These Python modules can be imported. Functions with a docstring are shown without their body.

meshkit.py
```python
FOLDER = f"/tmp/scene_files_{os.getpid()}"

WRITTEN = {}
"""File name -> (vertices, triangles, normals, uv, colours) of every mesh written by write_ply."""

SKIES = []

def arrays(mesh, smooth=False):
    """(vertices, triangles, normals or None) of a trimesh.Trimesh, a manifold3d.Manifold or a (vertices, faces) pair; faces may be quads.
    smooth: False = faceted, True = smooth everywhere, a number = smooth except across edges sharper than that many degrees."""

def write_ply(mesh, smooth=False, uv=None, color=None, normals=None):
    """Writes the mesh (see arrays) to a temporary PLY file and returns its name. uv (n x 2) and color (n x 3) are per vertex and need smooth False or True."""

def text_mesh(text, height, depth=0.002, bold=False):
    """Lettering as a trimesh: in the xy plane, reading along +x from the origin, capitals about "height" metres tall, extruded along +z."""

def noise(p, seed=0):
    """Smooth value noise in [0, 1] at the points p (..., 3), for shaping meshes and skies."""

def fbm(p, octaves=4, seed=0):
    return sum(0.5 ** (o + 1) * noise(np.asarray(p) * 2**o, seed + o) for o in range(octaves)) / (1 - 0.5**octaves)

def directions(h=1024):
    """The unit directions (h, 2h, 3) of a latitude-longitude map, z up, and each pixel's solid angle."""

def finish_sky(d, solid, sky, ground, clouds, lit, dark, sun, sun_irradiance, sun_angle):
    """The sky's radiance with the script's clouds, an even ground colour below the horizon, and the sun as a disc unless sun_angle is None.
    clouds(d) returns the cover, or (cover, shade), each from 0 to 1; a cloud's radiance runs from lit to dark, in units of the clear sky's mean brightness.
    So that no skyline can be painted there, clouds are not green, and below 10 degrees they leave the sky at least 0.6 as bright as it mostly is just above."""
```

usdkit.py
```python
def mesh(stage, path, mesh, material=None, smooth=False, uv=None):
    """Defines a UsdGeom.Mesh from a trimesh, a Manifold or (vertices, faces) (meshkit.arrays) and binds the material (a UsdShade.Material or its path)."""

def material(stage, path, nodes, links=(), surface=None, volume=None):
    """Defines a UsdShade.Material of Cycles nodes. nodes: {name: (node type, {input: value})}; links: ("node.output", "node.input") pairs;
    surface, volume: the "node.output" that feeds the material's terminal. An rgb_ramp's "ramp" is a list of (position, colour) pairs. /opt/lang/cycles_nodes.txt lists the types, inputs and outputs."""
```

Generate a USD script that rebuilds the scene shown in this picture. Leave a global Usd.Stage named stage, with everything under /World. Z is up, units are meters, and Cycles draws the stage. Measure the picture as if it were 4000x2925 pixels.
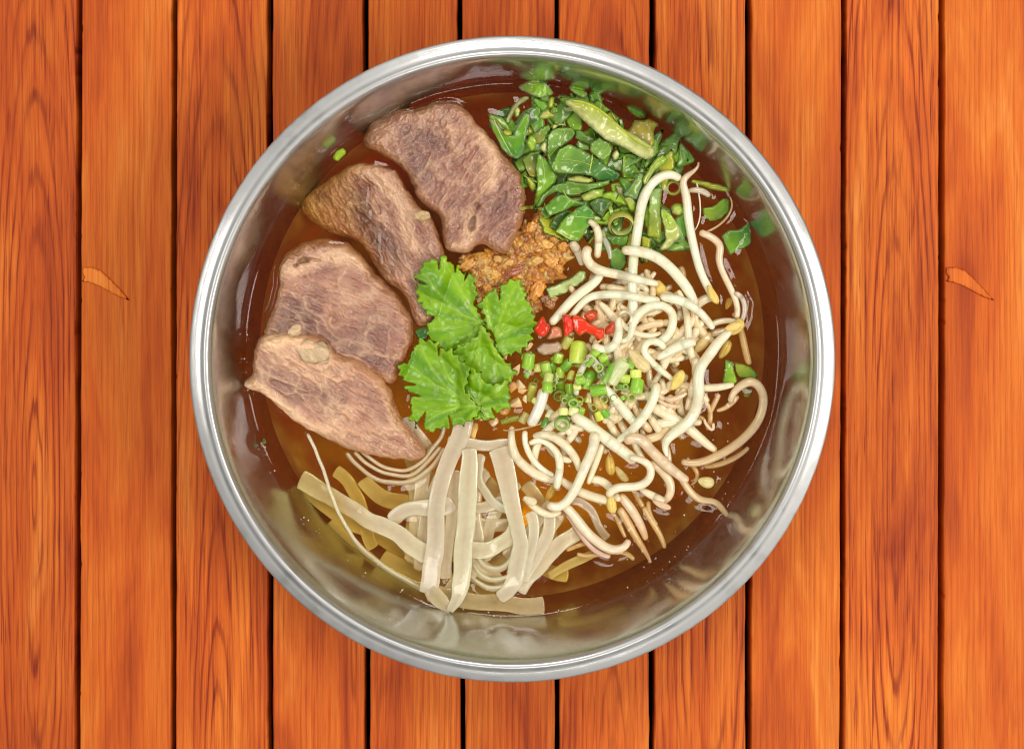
import math, random
import numpy as np, trimesh, usdkit, shapely
from shapely.geometry import Polygon, LineString, MultiPoint, Point
from scipy import ndimage
from scipy.interpolate import splprep, splev
from scipy.spatial import Delaunay
from pxr import Usd, UsdGeom, UsdLux, UsdShade, Sdf, Gf, Vt
from meshkit import fbm, noise

random.seed(7)
RNG = np.random.default_rng(7)
stage = Usd.Stage.CreateInMemory()
UsdGeom.SetStageUpAxis(stage, UsdGeom.Tokens.z)
UsdGeom.SetStageMetersPerUnit(stage, 1.0)
UsdGeom.Xform.Define(stage, '/World')
UsdGeom.Scope.Define(stage, '/World/Looks')

# ------------------------------------------------------------------ camera
U = 8e-5                       # metres per photograph pixel in the plane of the rim
ZR, ZC, YC = 0.065, 0.565, 0.0706   # rim height, camera height, camera's offset to the far side of the bowl
ZS = 0.040                     # height of the broth
D = ZC - ZR
cam = UsdGeom.Camera.Define(stage, '/World/camera')
cam.AddTranslateOp().Set(Gf.Vec3d(0, YC, ZC))
F = 50.0
cam.CreateFocalLengthAttr(F)
cam.CreateHorizontalApertureAttr(4000 * U / D * F)
cam.CreateVerticalApertureAttr(4000 * U / D * F * 748 / 1024)
cam.CreateHorizontalApertureOffsetAttr(F * (-1 * U) / D)
cam.CreateVerticalApertureOffsetAttr(F * (-56.5 * U - YC) / D)
cam.CreateClippingRangeAttr(Gf.Vec2f(0.01, 50))
cam.CreateExposureAttr(0.0)

# ------------------------------------------------------------------ light: a bright room, a broad ceiling panel and two side windows
def mat(name, nodes, links=(), surface=None, volume=None):
    return usdkit.material(stage, '/World/Looks/' + name, nodes, links, surface, volume)

def area(name, pos, aim, w, h, color, power):
    l = UsdLux.RectLight.Define(stage, '/World/' + name)
    l.CreateWidthAttr(w); l.CreateHeightAttr(h); l.CreateIntensityAttr(power); l.CreateColorAttr(Gf.Vec3f(*color))
    m = Gf.Matrix4d().SetLookAt(Gf.Vec3d(*pos), Gf.Vec3d(*aim), Gf.Vec3d(0, 1, 0.001)).GetInverse()
    l.AddTransformOp().Set(m)
    return l

room = mat('room_air', {'b': ('background_shader', {'color': (1.0, 0.94, 0.86), 'strength': 0.27})}, surface='b.background')
dome = UsdLux.DomeLight.Define(stage, '/World/room_light')
dome.CreateIntensityAttr(1.0)
UsdShade.MaterialBindingAPI.Apply(dome.GetPrim()).Bind(room)
area('back_lamp', (0.0, 0.80, 1.45), (0, 0, 0), 0.55, 0.40, (1.0, 0.94, 0.85), 14.0)
area('front_lamp', (0.1, -0.98, 1.40), (0, 0, 0), 0.5, 0.35, (1.0, 0.94, 0.85), 10.0)
area('left_lamp', (-0.98, -0.05, 1.30), (0, 0, 0), 0.45, 0.6, (1.0, 0.94, 0.85), 7.0)
area('right_lamp', (0.98, -0.15, 1.30), (0, 0, 0), 0.5, 0.7, (1.0, 0.93, 0.82), 13.0)

# ------------------------------------------------------------------ from the photograph's plane to the place
CROP = {'A': (0, 0, .56475), '1': (900, 300, 1.6523), '2': (1900, 250, 1.9436), '3': (1900, 900, 1.9435), '4': (1900, 1500, 1.9435),
        '5': (1000, 1500, 1.6523), '6': (1450, 950, 2.065), '7': (900, 850, 1.573), 'S': (0, 0, 1.0),
        '8': (1900, 300, 3.6717), '9': (2400, 550, 3.6717), 'B': (1950, 1250, 3.6717), 'G': (1700, 800, 3.6717), 'N': (2550, 1400, 4.406)}

def C(tag, pts):
    """a traced outline, in photograph pixels"""
    if isinstance(pts, str):
        pts = [tuple(map(float, q.split(','))) for q in pts.split()]
    x0, y0, s = CROP[tag]
    return np.asarray(pts, float) / s + [x0, y0]

def W(px, z):
    """photograph pixels to world x, y at height z"""
    px = np.asarray(px, float)
    z = np.broadcast_to(np.asarray(z, float), px.shape[:-1])
    k = (ZC - z) / D
    x = (px[..., 0] - 2001) * U * k
    y = YC + (-(px[..., 1] - 1406) * U - YC) * k
    return np.stack([x, y], -1)

def M(px, z=ZS):
    return px * U * (ZC - z) / D

def hexc(h):
    c = np.array([int(h[i:i + 2], 16) / 255 for i in (0, 2, 4)])
    return np.where(c < .04045, c / 12.92, ((c + .055) / 1.055) ** 2.4)

# ------------------------------------------------------------------ scene tree
used = {}
def numbered(parent, name):
    k = used.setdefault(parent, {})
    n = k.get(name, 0); k[name] = n + 1
    return f'{parent}/{name}' if n == 0 else f'{parent}/{name}_{n:03d}'

def tag(prim, label=None, cat=None, group=None, kind=None):
    for k, v in (('label', label), ('category', cat), ('group', group), ('kind', kind)):
        if v: prim.SetCustomDataByKey(k, v)
    return prim

def thing(name, label, cat, loc=(0, 0, 0), group=None, kind=None):
    x = UsdGeom.Xform.Define(stage, numbered('/World', name))
    x.AddTranslateOp().Set(Gf.Vec3d(*map(float, loc)))
    p = x.GetPrim()
    tag(p, label, cat, group, kind)
    LOC[str(p.GetPath())] = np.array(loc, float)
    return p
LOC = {}

def part(parent, name, mesh, material, tone=None, smooth=True, label=None, extra=None):
    """a mesh under a thing or a part; world coordinates come in, local ones are stored"""
    path = str(parent.GetPath())
    loc = LOC['/'.join(path.split('/')[:3])]
    v, f = mesh
    v = np.asarray(v, float) - (loc if path.count('/') == 2 else loc)
    m = usdkit.mesh(stage, numbered(path, name), (v, f), material, smooth=smooth)
    finish(m, tone, extra)
    if label: m.GetPrim().SetCustomDataByKey('label', label)
    return m.GetPrim()

def finish(m, tone, extra=None):
    api = UsdGeom.PrimvarsAPI(m)
    if tone is not None:
        t = np.asarray(tone, np.float32)
        if t.ndim == 1:
            t = np.tile(t, (len(m.GetPointsAttr().Get()), 1))
        api.CreatePrimvar('tone', Sdf.ValueTypeNames.Color3fArray, 'vertex').Set(Vt.Vec3fArray.FromNumpy(np.ascontiguousarray(t, np.float32)))
    for k, a in (extra or {}).items():
        api.CreatePrimvar(k, Sdf.ValueTypeNames.Color3fArray, 'vertex').Set(Vt.Vec3fArray.FromNumpy(np.ascontiguousarray(a, np.float32)))

def single(name, label, cat, mesh, material, tone=None, group=None, kind=None, smooth=True):
    """a thing that is one mesh, its origin at its base"""
    v, f = mesh
    v = np.asarray(v, float)
    loc = np.array([*v[:, :2].mean(0), v[:, 2].min()])
    m = usdkit.mesh(stage, numbered('/World', name), (v - loc, f), material, smooth=smooth)
    m.AddTranslateOp().Set(Gf.Vec3d(*map(float, loc)))
    finish(m, tone)
    return tag(m.GetPrim(), label, cat, group, kind)

# ------------------------------------------------------------------ mesh builders
def curve(pts, n, closed=False, s=0.0):
    p = np.asarray(pts, float)
    if closed: p = np.vstack([p, p[:1]])
    k = min(3, len(p) - 1)
    tck, _ = splprep(p.T, s=s, k=k, per=closed)
    return np.stack(splev(np.linspace(0, 1, n), tck), -1)

def resample(p, step):
    d = np.r_[0, np.cumsum(np.linalg.norm(np.diff(p, axis=0), axis=1))]
    n = max(4, int(d[-1] / step) + 1)
    t = np.linspace(0, d[-1], n)
    return np.stack([np.interp(t, d, p[:, i]) for i in range(p.shape[1])], -1)

def grid_faces(n, m, wrap=True):
    i, j = np.meshgrid(np.arange(n - 1), np.arange(m if wrap else m - 1), indexing='ij')
    a = i * m + j; b = i * m + (j + 1) % m
    q = np.stack([a, b, b + m, a + m], -1).reshape(-1, 4)
    return np.vstack([q[:, [0, 1, 2]], q[:, [0, 2, 3]]])

def frames(p):
    t = np.gradient(p, axis=0)
    t /= np.linalg.norm(t, axis=1, keepdims=True) + 1e-12
    up = np.array([0, 0, 1.0])
    s = np.cross(up, t)
    bad = np.linalg.norm(s, axis=1) < 1e-4
    s[bad] = [1, 0, 0]
    s /= np.linalg.norm(s, axis=1, keepdims=True)
    return t, s, np.cross(t, s)

def sweep(p, prof):
    """p (n,3); prof (n,m,2): cross-sections as (side, up); ends closed by rounded caps"""
    t, s, u = frames(p)
    r0, r1 = np.abs(prof[0]).min(-1).max(), np.abs(prof[-1]).min(-1).max()
    rings = p[:, None] + prof[..., :1] * s[:, None] + prof[..., 1:] * u[:, None]
    def cap(i, sign, r):
        out = []
        for a in (0.35, 0.7, 0.93):
            out.append(p[i] + sign * t[i] * r * a + math.sqrt(1 - a * a) * (rings[i] - p[i]))
        return out
    r0 = np.abs(prof[0][:, 1]).max(); r1 = np.abs(prof[-1][:, 1]).max()
    allr = cap(0, -1, r0)[::-1] + list(rings) + cap(-1, 1, r1)
    allr = np.array(allr); n, m = allr.shape[:2]
    v = allr.reshape(-1, 3)
    f = grid_faces(n, m)
    c0, c1 = len(v), len(v) + 1
    v = np.vstack([v, allr[0].mean(0), allr[-1].mean(0)])
    j = np.arange(m); k = (j + 1) % m
    f = np.vstack([f, np.stack([np.full(m, c0), k, j], -1), np.stack([np.full(m, c1), (n - 1) * m + j, (n - 1) * m + k], -1)])
    along = np.r_[np.zeros(3), np.linspace(0, 1, len(p)), np.ones(3)].repeat(m)
    return (v, f), np.r_[along, 0, 1]

def tube_mesh(p, r, sides=10):
    a = np.arange(sides) * 2 * np.pi / sides
    c = np.stack([np.cos(a), np.sin(a)], -1)
    return sweep(p, np.asarray(r)[:, None, None] * c[None])

def ribbon_mesh(p, w, th, roll, cup=0.0):
    """flat strand: half-section (w/2, th/2) rounded, rolled about its line; cup bows the section"""
    n = len(p)
    xs = np.array([-1, -.96, -.6, 0, .6, .96, 1, .96, .6, 0, -.6, -.96])
    ys = np.array([0, .75, 1, 1, 1, .75, 0, -.75, -1, -1, -1, -.75])
    w, th, roll = (np.broadcast_to(np.asarray(q, float), (n,)) for q in (w, th, roll))
    X = xs[None] * w[:, None] / 2
    Y = ys[None] * th[:, None] / 2 + cup * (xs[None] ** 2 - .5) * w[:, None]
    c, s = np.cos(roll)[:, None], np.sin(roll)[:, None]
    return sweep(p, np.stack([X * c - Y * s, X * s + Y * c], -1))

def slab(poly, step, mid, half, R, seed=0):
    """closed cushion over a polygon: mid(xy) is the middle surface, half the half-thickness, R the rounding of the rim.
    Returns (v, f), xy, depth (distance to the outline), is_top"""
    poly = Polygon(poly).buffer(0) if not isinstance(poly, Polygon) else poly
    if poly.geom_type != 'Polygon': poly = max(poly.geoms, key=lambda g: g.area)
    ring = resample(np.array(poly.exterior.coords), step)[:-1]
    x0, y0, x1, y1 = poly.bounds
    gx = np.arange(x0, x1 + step, step); gy = np.arange(y0, y1 + step, step * .87)
    g = np.array([(x + (step / 2 if i % 2 else 0), y) for i, y in enumerate(gy) for x in gx])
    g = g + RNG.uniform(-.12, .12, g.shape) * step
    inner = poly.buffer(-step * .55)
    if not inner.is_empty:
        g = g[shapely.contains_xy(inner, g[:, 0], g[:, 1])]
    else:
        g = g[:0]
    xy = np.vstack([ring, g])
    tri = Delaunay(xy).simplices
    cen = xy[tri].mean(1)
    rp = Polygon(ring).buffer(step * .02)
    tri = tri[shapely.contains_xy(rp, cen[:, 0], cen[:, 1])]
    a = xy[tri]
    cr = np.cross(a[:, 1] - a[:, 0], a[:, 2] - a[:, 0])
    tri = tri[np.abs(cr) > 1e-14]; cr = cr[np.abs(cr) > 1e-14]
    tri[cr < 0] = tri[cr < 0][:, ::-1]
    dep = shapely.distance(shapely.linearrings(np.vstack([ring, ring[:1]])), shapely.points(xy))
    nb = len(ring)
    dep[:nb] = 0
    prof = np.sqrt(np.clip(1 - (1 - np.minimum(dep / R, 1)) ** 2, 0, 1))
    zm = mid(xy)
    h = half(xy, dep) if callable(half) else half
    top = np.c_[xy, zm + h * prof]
    bot = np.c_[xy[nb:], (zm - (h if np.isscalar(h) else np.mean(h)) * prof)[nb:]]
    remap = np.r_[np.arange(nb), len(xy) + np.arange(len(xy) - nb)]
    v = np.vstack([top, bot]); f = np.vstack([tri, remap[tri][:, ::-1]])
    return (v, f), np.vstack([xy, xy[nb:]]), np.r_[dep, dep[nb:]], np.r_[np.ones(len(xy), bool), np.zeros(len(xy) - nb, bool)]

def lathe(profile, n=192, closed=True):
    """profile of (r, z) turned about the z axis"""
    p = np.asarray(profile, float)
    a = np.arange(n) * 2 * np.pi / n
    v = np.stack([p[:, None, 0] * np.cos(a), p[:, None, 0] * np.sin(a), np.broadcast_to(p[:, None, 1], (len(p), n))], -1)
    if closed:
        v = np.concatenate([v, v[:1]]);
    f = grid_faces(len(v), n)
    v = v.reshape(-1, 3)
    if closed:
        f = np.where(f >= len(p) * n, f - len(p) * n, f); v = v[:len(p) * n]
    return v, f

def blob(c, axes, angle=0, tilt=0, seed=0, rough=.25, sub=2, freq=1.6):
    m = trimesh.creation.icosphere(sub, 1.0)
    v = np.array(m.vertices)
    k = 1 + rough * (2 * fbm(v * freq + seed * 3.7 + 11, 3, seed) - 1) * 1.4
    v = v * k[:, None] * np.asarray(axes)
    ct, st = math.cos(tilt), math.sin(tilt)
    v = v @ np.array([[ct, 0, st], [0, 1, 0], [-st, 0, ct]]).T
    ca, sa = math.cos(angle), math.sin(angle)
    v = v @ np.array([[ca, -sa, 0], [sa, ca, 0], [0, 0, 1]]).T
    return v + np.asarray(c), np.array(m.faces)

BROTH_A, BROTH_S = (0.6, 14.0, 78.0), (1.0, .4, .03)

# heights already reached by what lies in the bowl, so that each piece rests on those below it
GS, GN = 4.0e-4, 512
H = np.full((GN, GN), ZS - 0.0035)
PROUD = np.full((GN, GN), -1.0)
def cell(xy):
    return np.clip(((np.asarray(xy) / GS) + GN / 2).astype(int), 0, GN - 1)
def press(v):
    i = cell(v[:, :2])
    np.maximum.at(H, (i[:, 1], i[:, 0]), v[:, 2])
def press_mesh(mesh, step=GS * .8):
    v, f = mesh
    a = v[f]
    area_ = np.linalg.norm(np.cross(a[:, 1] - a[:, 0], a[:, 2] - a[:, 0]), axis=1) / 2
    k = np.maximum(1, (area_ / step ** 2 * 2).astype(int))
    idx = np.repeat(np.arange(len(f)), k)
    u = RNG.random((len(idx), 2)); u[u.sum(1) > 1] = 1 - u[u.sum(1) > 1]
    t = a[idx]
    press(t[:, 0] + u[:, :1] * (t[:, 1] - t[:, 0]) + u[:, 1:] * (t[:, 2] - t[:, 0]))
def look(xy, field=None):
    i = cell(xy)
    return (H if field is None else field)[i[:, 1], i[:, 0]]

def rest(px, r, base, cap, sink=.55, sm=3.0):
    """heights for a strand along px, lying on what is below"""
    z = np.full(len(px), ZS)
    Hm = ndimage.maximum_filter(H, size=max(1, int(1.2 * r / GS)))
    for _ in range(2):
        z = np.maximum(base, look(W(px, z), Hm) + r * sink)
        z = ndimage.maximum_filter1d(z, 5)
        z = ndimage.gaussian_filter1d(z, sm, mode='nearest')
        z = np.minimum(z, cap)
    return z

# ------------------------------------------------------------------ materials
def tone_mat(name, rough=.35, sss=0.0, radius=(1.0, .5, .25), sscale=.002, coat=0.0, coat_rough=.1, spec=.5, noise_scale=900.0, amount=.25, bump=.25, bump_scale=1500.0, bump_dist=.0003,
             stretch=(1, 1, 1), trans=0.0, clear=0.0, detail=4.0, gain=(1, 1, 1), rough_var=.0):
    n = {'t': ('attribute', {'attribute': 'tone'}),
         'tc': ('geometry', {}),
         'mp': ('mapping', {'scale': stretch}),
         'n1': ('noise_texture', {'scale': noise_scale, 'detail': detail, 'roughness': .6}),
         'n2': ('noise_texture', {'scale': bump_scale, 'detail': 3.0, 'roughness': .55}),
         'r1': ('rgb_ramp', {'ramp': [(.25, (1 - amount,) * 3), (.5, (1, 1, 1)), (.75, (1 + amount * .8,) * 3)]}),
         'mul': ('mix', {'mix_type': 'multiply', 'fac': 1.0}),
         'b': ('bump', {'strength': bump, 'distance': bump_dist}),
         'p': ('principled_bsdf', {'roughness': rough, 'specular_ior_level': spec, 'coat_weight': coat, 'coat_roughness': coat_rough,
                                   'subsurface_weight': sss, 'subsurface_radius': radius, 'subsurface_scale': sscale, 'subsurface_method': 'random_walk'})}
    l = [('tc.position', 'mp.vector'), ('mp.vector', 'n1.vector'), ('mp.vector', 'n2.vector'), ('n1.fac', 'r1.fac'), ('t.color', 'mul.color1'), ('r1.color', 'mul.color2'),
         ('mul.color', 'p.base_color'), ('n2.fac', 'b.height'), ('b.normal', 'p.normal'), ('b.normal', 'p.coat_normal')]
    if rough_var:
        n['rv'] = ('map_range', {'from_min': .3, 'from_max': .7, 'to_min': max(.05, rough - rough_var), 'to_max': rough + rough_var, 'clamp': True})
        l += [('n1.fac', 'rv.value'), ('rv.result', 'p.roughness')]
    out = 'p.BSDF'
    if trans:
        n['tl'] = ('translucent_bsdf', {}); n['mx'] = ('mix_closure', {'fac': trans})
        l += [('mul.color', 'tl.color'), (out, 'mx.closure1'), ('tl.BSDF', 'mx.closure2')]; out = 'mx.closure'
    if clear:
        n['tr'] = ('transparent_bsdf', {'color': (1, .98, .95)}); n['mc'] = ('mix_closure', {'fac': clear})
        l += [(out, 'mc.closure1'), ('tr.BSDF', 'mc.closure2')]; out = 'mc.closure'
    return mat(name, n, l, surface=out)

M_SPROUT = tone_mat('bean_sprout', rough=.30, sss=.12, coat=.75, coat_rough=.05, noise_scale=420, amount=.10, bump=.12)
M_BEAN = tone_mat('bean_head_skin', rough=.4, sss=.25, coat=.2, noise_scale=700, amount=.16, bump=.2)
M_NOODLE = tone_mat('rice_noodle', rough=.3, sss=.3, coat=.9, coat_rough=.05, noise_scale=600, amount=.10, bump=.16, bump_scale=350, bump_dist=.0006, clear=.38)
M_LEAF = tone_mat('green_leaf', rough=.32, coat=.55, coat_rough=.07, noise_scale=330, amount=.20, bump=.22, bump_scale=600, trans=.15)
M_HERB = tone_mat('coriander_leaf', rough=.36, coat=.18, coat_rough=.12, noise_scale=420, amount=.16, bump=.35, bump_scale=700, trans=.15)
M_STEM = tone_mat('pale_stem', rough=.35, sss=.2, coat=.3, noise_scale=700, amount=.16, bump=.2)
M_MEAT = tone_mat('braised_meat', rough=.42, coat=1.0, coat_rough=.09, noise_scale=420, amount=.14, bump=.8, bump_scale=420, bump_dist=.0016, detail=5.0, rough_var=.12)
M_GARLIC = tone_mat('fried_garlic', rough=.3, sss=.25, radius=(1, .4, .1), coat=.55, coat_rough=.1, noise_scale=500, amount=.30, bump=.4)
M_CHILI = tone_mat('red_chili', rough=.25, sss=.15, radius=(1, .15, .08), coat=.6, coat_rough=.06, noise_scale=400, amount=.2, bump=.2)

def wood():
    n = {'pl': ('attribute', {'attribute': 'pl'}), 'pq': ('attribute', {'attribute': 'pq'}),
         'a': ('separate_xyz', {}), 'q': ('separate_xyz', {})}
    l = [('pl.vector', 'a.vector'), ('pq.vector', 'q.vector')]
    def nz(name, sx, sy, detail=3.0, rough=.55, dist=0.0):
        n[name + 'v'] = ('vector_math', {'math_type': 'multiply', 'vector2': (sx, sy, 1.0)})
        n[name] = ('noise_texture', {'scale': 1.0, 'detail': detail, 'roughness': rough, 'distortion': dist})
        l.extend([('pl.vector', name + 'v.vector1'), (name + 'v.vector', name + '.vector')])
    def mth(name, op, a, b=None, c=None):
        d = {'math_type': op}
        for i, x in enumerate((a, b, c)):
            if x is None: continue
            if isinstance(x, str): l.append((x, f'{name}.value{i + 1}'))
            else: d[f'value{i + 1}'] = x
        n[name] = ('math', d)
        return name + '.value'
    nz('nw', 55, 9, 3); nz('nv', 30, 14, 2)
    nz('fib', 2600, 70, 4, .65); nz('strk', 900, 13, 5, .68, .2); nz('low', 60, 9, 3, .6, .6); nz('msk', 130, 16, 2); nz('pore', 1400, 34, 3, .6)
    w1 = mth('w1', 'multiply_add', 'nw.fac', .0036, -.0018)
    u = mth('u', 'subtract', 'a.x', 'q.z'); u = mth('u2', 'add', u, w1)
    y = mth('y', 'subtract', 'a.y', 'q.x'); y = mth('y2', 'multiply', y, 'q.y')
    w2 = mth('w2', 'multiply_add', 'nv.fac', .003, -.0015); y = mth('y3', 'add', y, w2)
    r = mth('r', 'sqrt', mth('ss', 'add', mth('uu', 'multiply', u, u), mth('yy', 'multiply', y, y)))
    ph = mth('ph', 'multiply', r, 2 * math.pi * 520.0)
    jit = mth('jit', 'multiply_add', 'strk.fac', 4.0, ph)
    band = mth('band', 'multiply_add', mth('sn', 'sine', jit), .5, .5)
    n['rb'] = ('rgb_ramp', {'ramp': [(0, (.46, .27, .22)), (.08, (.64, .46, .40)), (.22, (.96, .93, .92)), (.7, (1.03, 1.04, 1.05)), (1, (1.12, 1.18, 1.18))]})
    n['rl'] = ('rgb_ramp', {'ramp': [(.25, hexc('a03c10')), (.45, hexc('c85c18')), (.6, hexc('d67022')), (.75, hexc('e68e3e'))]})
    n['rs'] = ('rgb_ramp', {'ramp': [(.32, (.46, .27, .24)), (.42, (.84, .74, .72)), (.55, (1, 1, 1)), (.70, (1.10, 1.18, 1.22))]})
    n['rf'] = ('rgb_ramp', {'ramp': [(.28, (.78, .72, .69)), (.5, (1, 1, 1)), (.75, (1.10, 1.13, 1.13))]})
    n['rm'] = ('map_range', {'from_min': .40, 'from_max': .62, 'to_min': .15, 'to_max': 1.0, 'clamp': True})
    for k in ('m1', 'm2', 'm3', 'm4'): n[k] = ('mix', {'mix_type': 'multiply', 'fac': 1.0})
    l += [(band, 'rb.fac'), ('low.fac', 'rl.fac'), ('strk.fac', 'rs.fac'), ('fib.fac', 'rf.fac'), ('msk.fac', 'rm.value'), ('rm.result', 'gm.value1'), ('gs.x', 'gm.value2'), ('gm.value', 'm1.fac'), ('gs.y', 'm2.fac'), ('ga.vector', 'gs.vector'),
          ('rl.color', 'm1.color1'), ('rb.color', 'm1.color2'), ('m1.color', 'm2.color1'), ('rs.color', 'm2.color2'), ('m2.color', 'm3.color1'), ('rf.color', 'm3.color2')]
    n['rp'] = ('rgb_ramp', {'ramp': [(.30, (.42, .24, .20)), (.37, (.80, .68, .64)), (.44, (1, 1, 1))]}); n['m5'] = ('mix', {'mix_type': 'multiply'})
    l += [('pore.fac', 'rp.fac'), ('gs.x', 'm5.fac'), ('m3.color', 'm5.color1'), ('rp.color', 'm5.color2')]
    n['ga'] = ('attribute', {'attribute': 'grain'}); n['gs'] = ('separate_xyz', {}); n['gm'] = ('math', {'math_type': 'multiply'})
    n['hue'] = ('attribute', {'attribute': 'tone'})
    l += [('m5.color', 'm4.color1'), ('hue.color', 'm4.color2')]
    hh = mth('hh', 'add', mth('h1', 'multiply', 'fib.fac', .35), mth('h2', 'multiply', band, .35))
    hh = mth('h4', 'add', hh, mth('h3', 'multiply', 'strk.fac', .6))
    n['b'] = ('bump', {'strength': .35, 'distance': .0006})
    n['p'] = ('principled_bsdf', {'roughness': .6, 'specular_ior_level': .25})
    l += [(hh, 'b.height'), ('b.normal', 'p.normal'), ('m4.color', 'p.base_color')]
    return mat('stained_wood', n, l, surface='p.BSDF')
M_WOOD = wood()
M_DARK = mat('dark_gap', {'p': ('principled_bsdf', {'base_color': (.006, .005, .004), 'roughness': .9, 'specular_ior_level': .1})}, surface='p.BSDF')

def steel(name, color, rough, bump, rings=5200.0, aniso=.4, sharp=.62):
    n = {'g': ('texture_coordinate', {}), 's': ('separate_xyz', {}), 'x2': ('math', {'math_type': 'multiply'}), 'y2': ('math', {'math_type': 'multiply'}),
         'sm': ('math', {'math_type': 'add'}), 'r': ('math', {'math_type': 'sqrt'}), 'an': ('math', {'math_type': 'arctan2'}), 'am': ('math', {'math_type': 'multiply', 'value2': 1.3}),
         'rm': ('math', {'math_type': 'multiply', 'value2': rings}), 'zm': ('math', {'math_type': 'multiply', 'value2': rings}), 'c': ('combine_xyz', {}),
         'n': ('noise_texture', {'scale': 1.0, 'detail': 3.0, 'roughness': .6}), 'n2': ('noise_texture', {'scale': 110.0, 'detail': 4.0, 'roughness': .6}),
         'n3': ('noise_texture', {'scale': 1500.0, 'detail': 2.0}),
         'rr': ('map_range', {'from_min': .3, 'from_max': .7, 'to_min': rough * .75, 'to_max': rough * 1.3}),
         'cr': ('rgb_ramp', {'ramp': [(.3, [q * .95 for q in color]), (.55, color), (.75, [min(1, q * 1.03) for q in color])]}),
         'mx': ('math', {'math_type': 'multiply_add', 'value2': .35}),
         'b': ('bump', {'strength': bump, 'distance': .0001}),
         'tg': ('tangent', {'direction_type': 'radial', 'axis': 'z'}),
         'p': ('principled_bsdf', {'metallic': 1.0, 'anisotropic': aniso})}
    l = [('g.object', 's.vector'), ('s.x', 'x2.value1'), ('s.x', 'x2.value2'), ('s.y', 'y2.value1'), ('s.y', 'y2.value2'), ('x2.value', 'sm.value1'), ('y2.value', 'sm.value2'), ('sm.value', 'r.value1'),
         ('s.y', 'an.value1'), ('s.x', 'an.value2'), ('an.value', 'am.value1'), ('r.value', 'rm.value1'), ('s.z', 'zm.value1'),
         ('am.value', 'c.x'), ('rm.value', 'c.y'), ('zm.value', 'c.z'), ('c.vector', 'n.vector'), ('g.object', 'n2.vector'), ('g.object', 'n3.vector'), ('n2.fac', 'rr.value'), ('rr.result', 'p.roughness'), ('n2.fac', 'cr.fac'), ('cr.color', 'p.base_color'),
         ('n3.fac', 'mx.value1'), ('n.fac', 'mx.value3'), ('mx.value', 'b.height'), ('b.normal', 'p.normal')]
    n['p2'] = ('principled_bsdf', {'metallic': 1.0, 'roughness': max(.07, rough * .28), 'anisotropic': aniso})
    n['mm'] = ('mix_closure', {'fac': sharp})
    l += [('cr.color', 'p2.base_color'), ('b.normal', 'p2.normal'), ('p.BSDF', 'mm.closure1'), ('p2.BSDF', 'mm.closure2')]
    return mat(name, n, l, surface='mm.closure')
M_STEEL = steel('brushed_steel', (.61, .645, .68), .36, .18)
M_FLOOR = steel('worn_steel_floor', (.84, .83, .81), .56, .10, aniso=.1, sharp=.2)
M_RIM = steel('rim_steel', (.60, .615, .63), .55, .30, 2400.0, sharp=.22)

# ------------------------------------------------------------------ the table top: eleven boards with black gaps
table = thing('tabletop', 'orange stained wooden table top of boards with black gaps, under the bowl', 'table', kind='structure')
edges_t = [-37, 174, 384, 595, 806, 1014, 1228, 1439, 1651, 1862, 2078, 2290]
edges_b = [-40, 170, 382, 596, 810, 1021, 1229, 1438, 1651, 1858, 2076, 2288]
gap = [10, 11, 11, 12, 12, 11, 10, 12, 13, 10, 12, 11]
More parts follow.
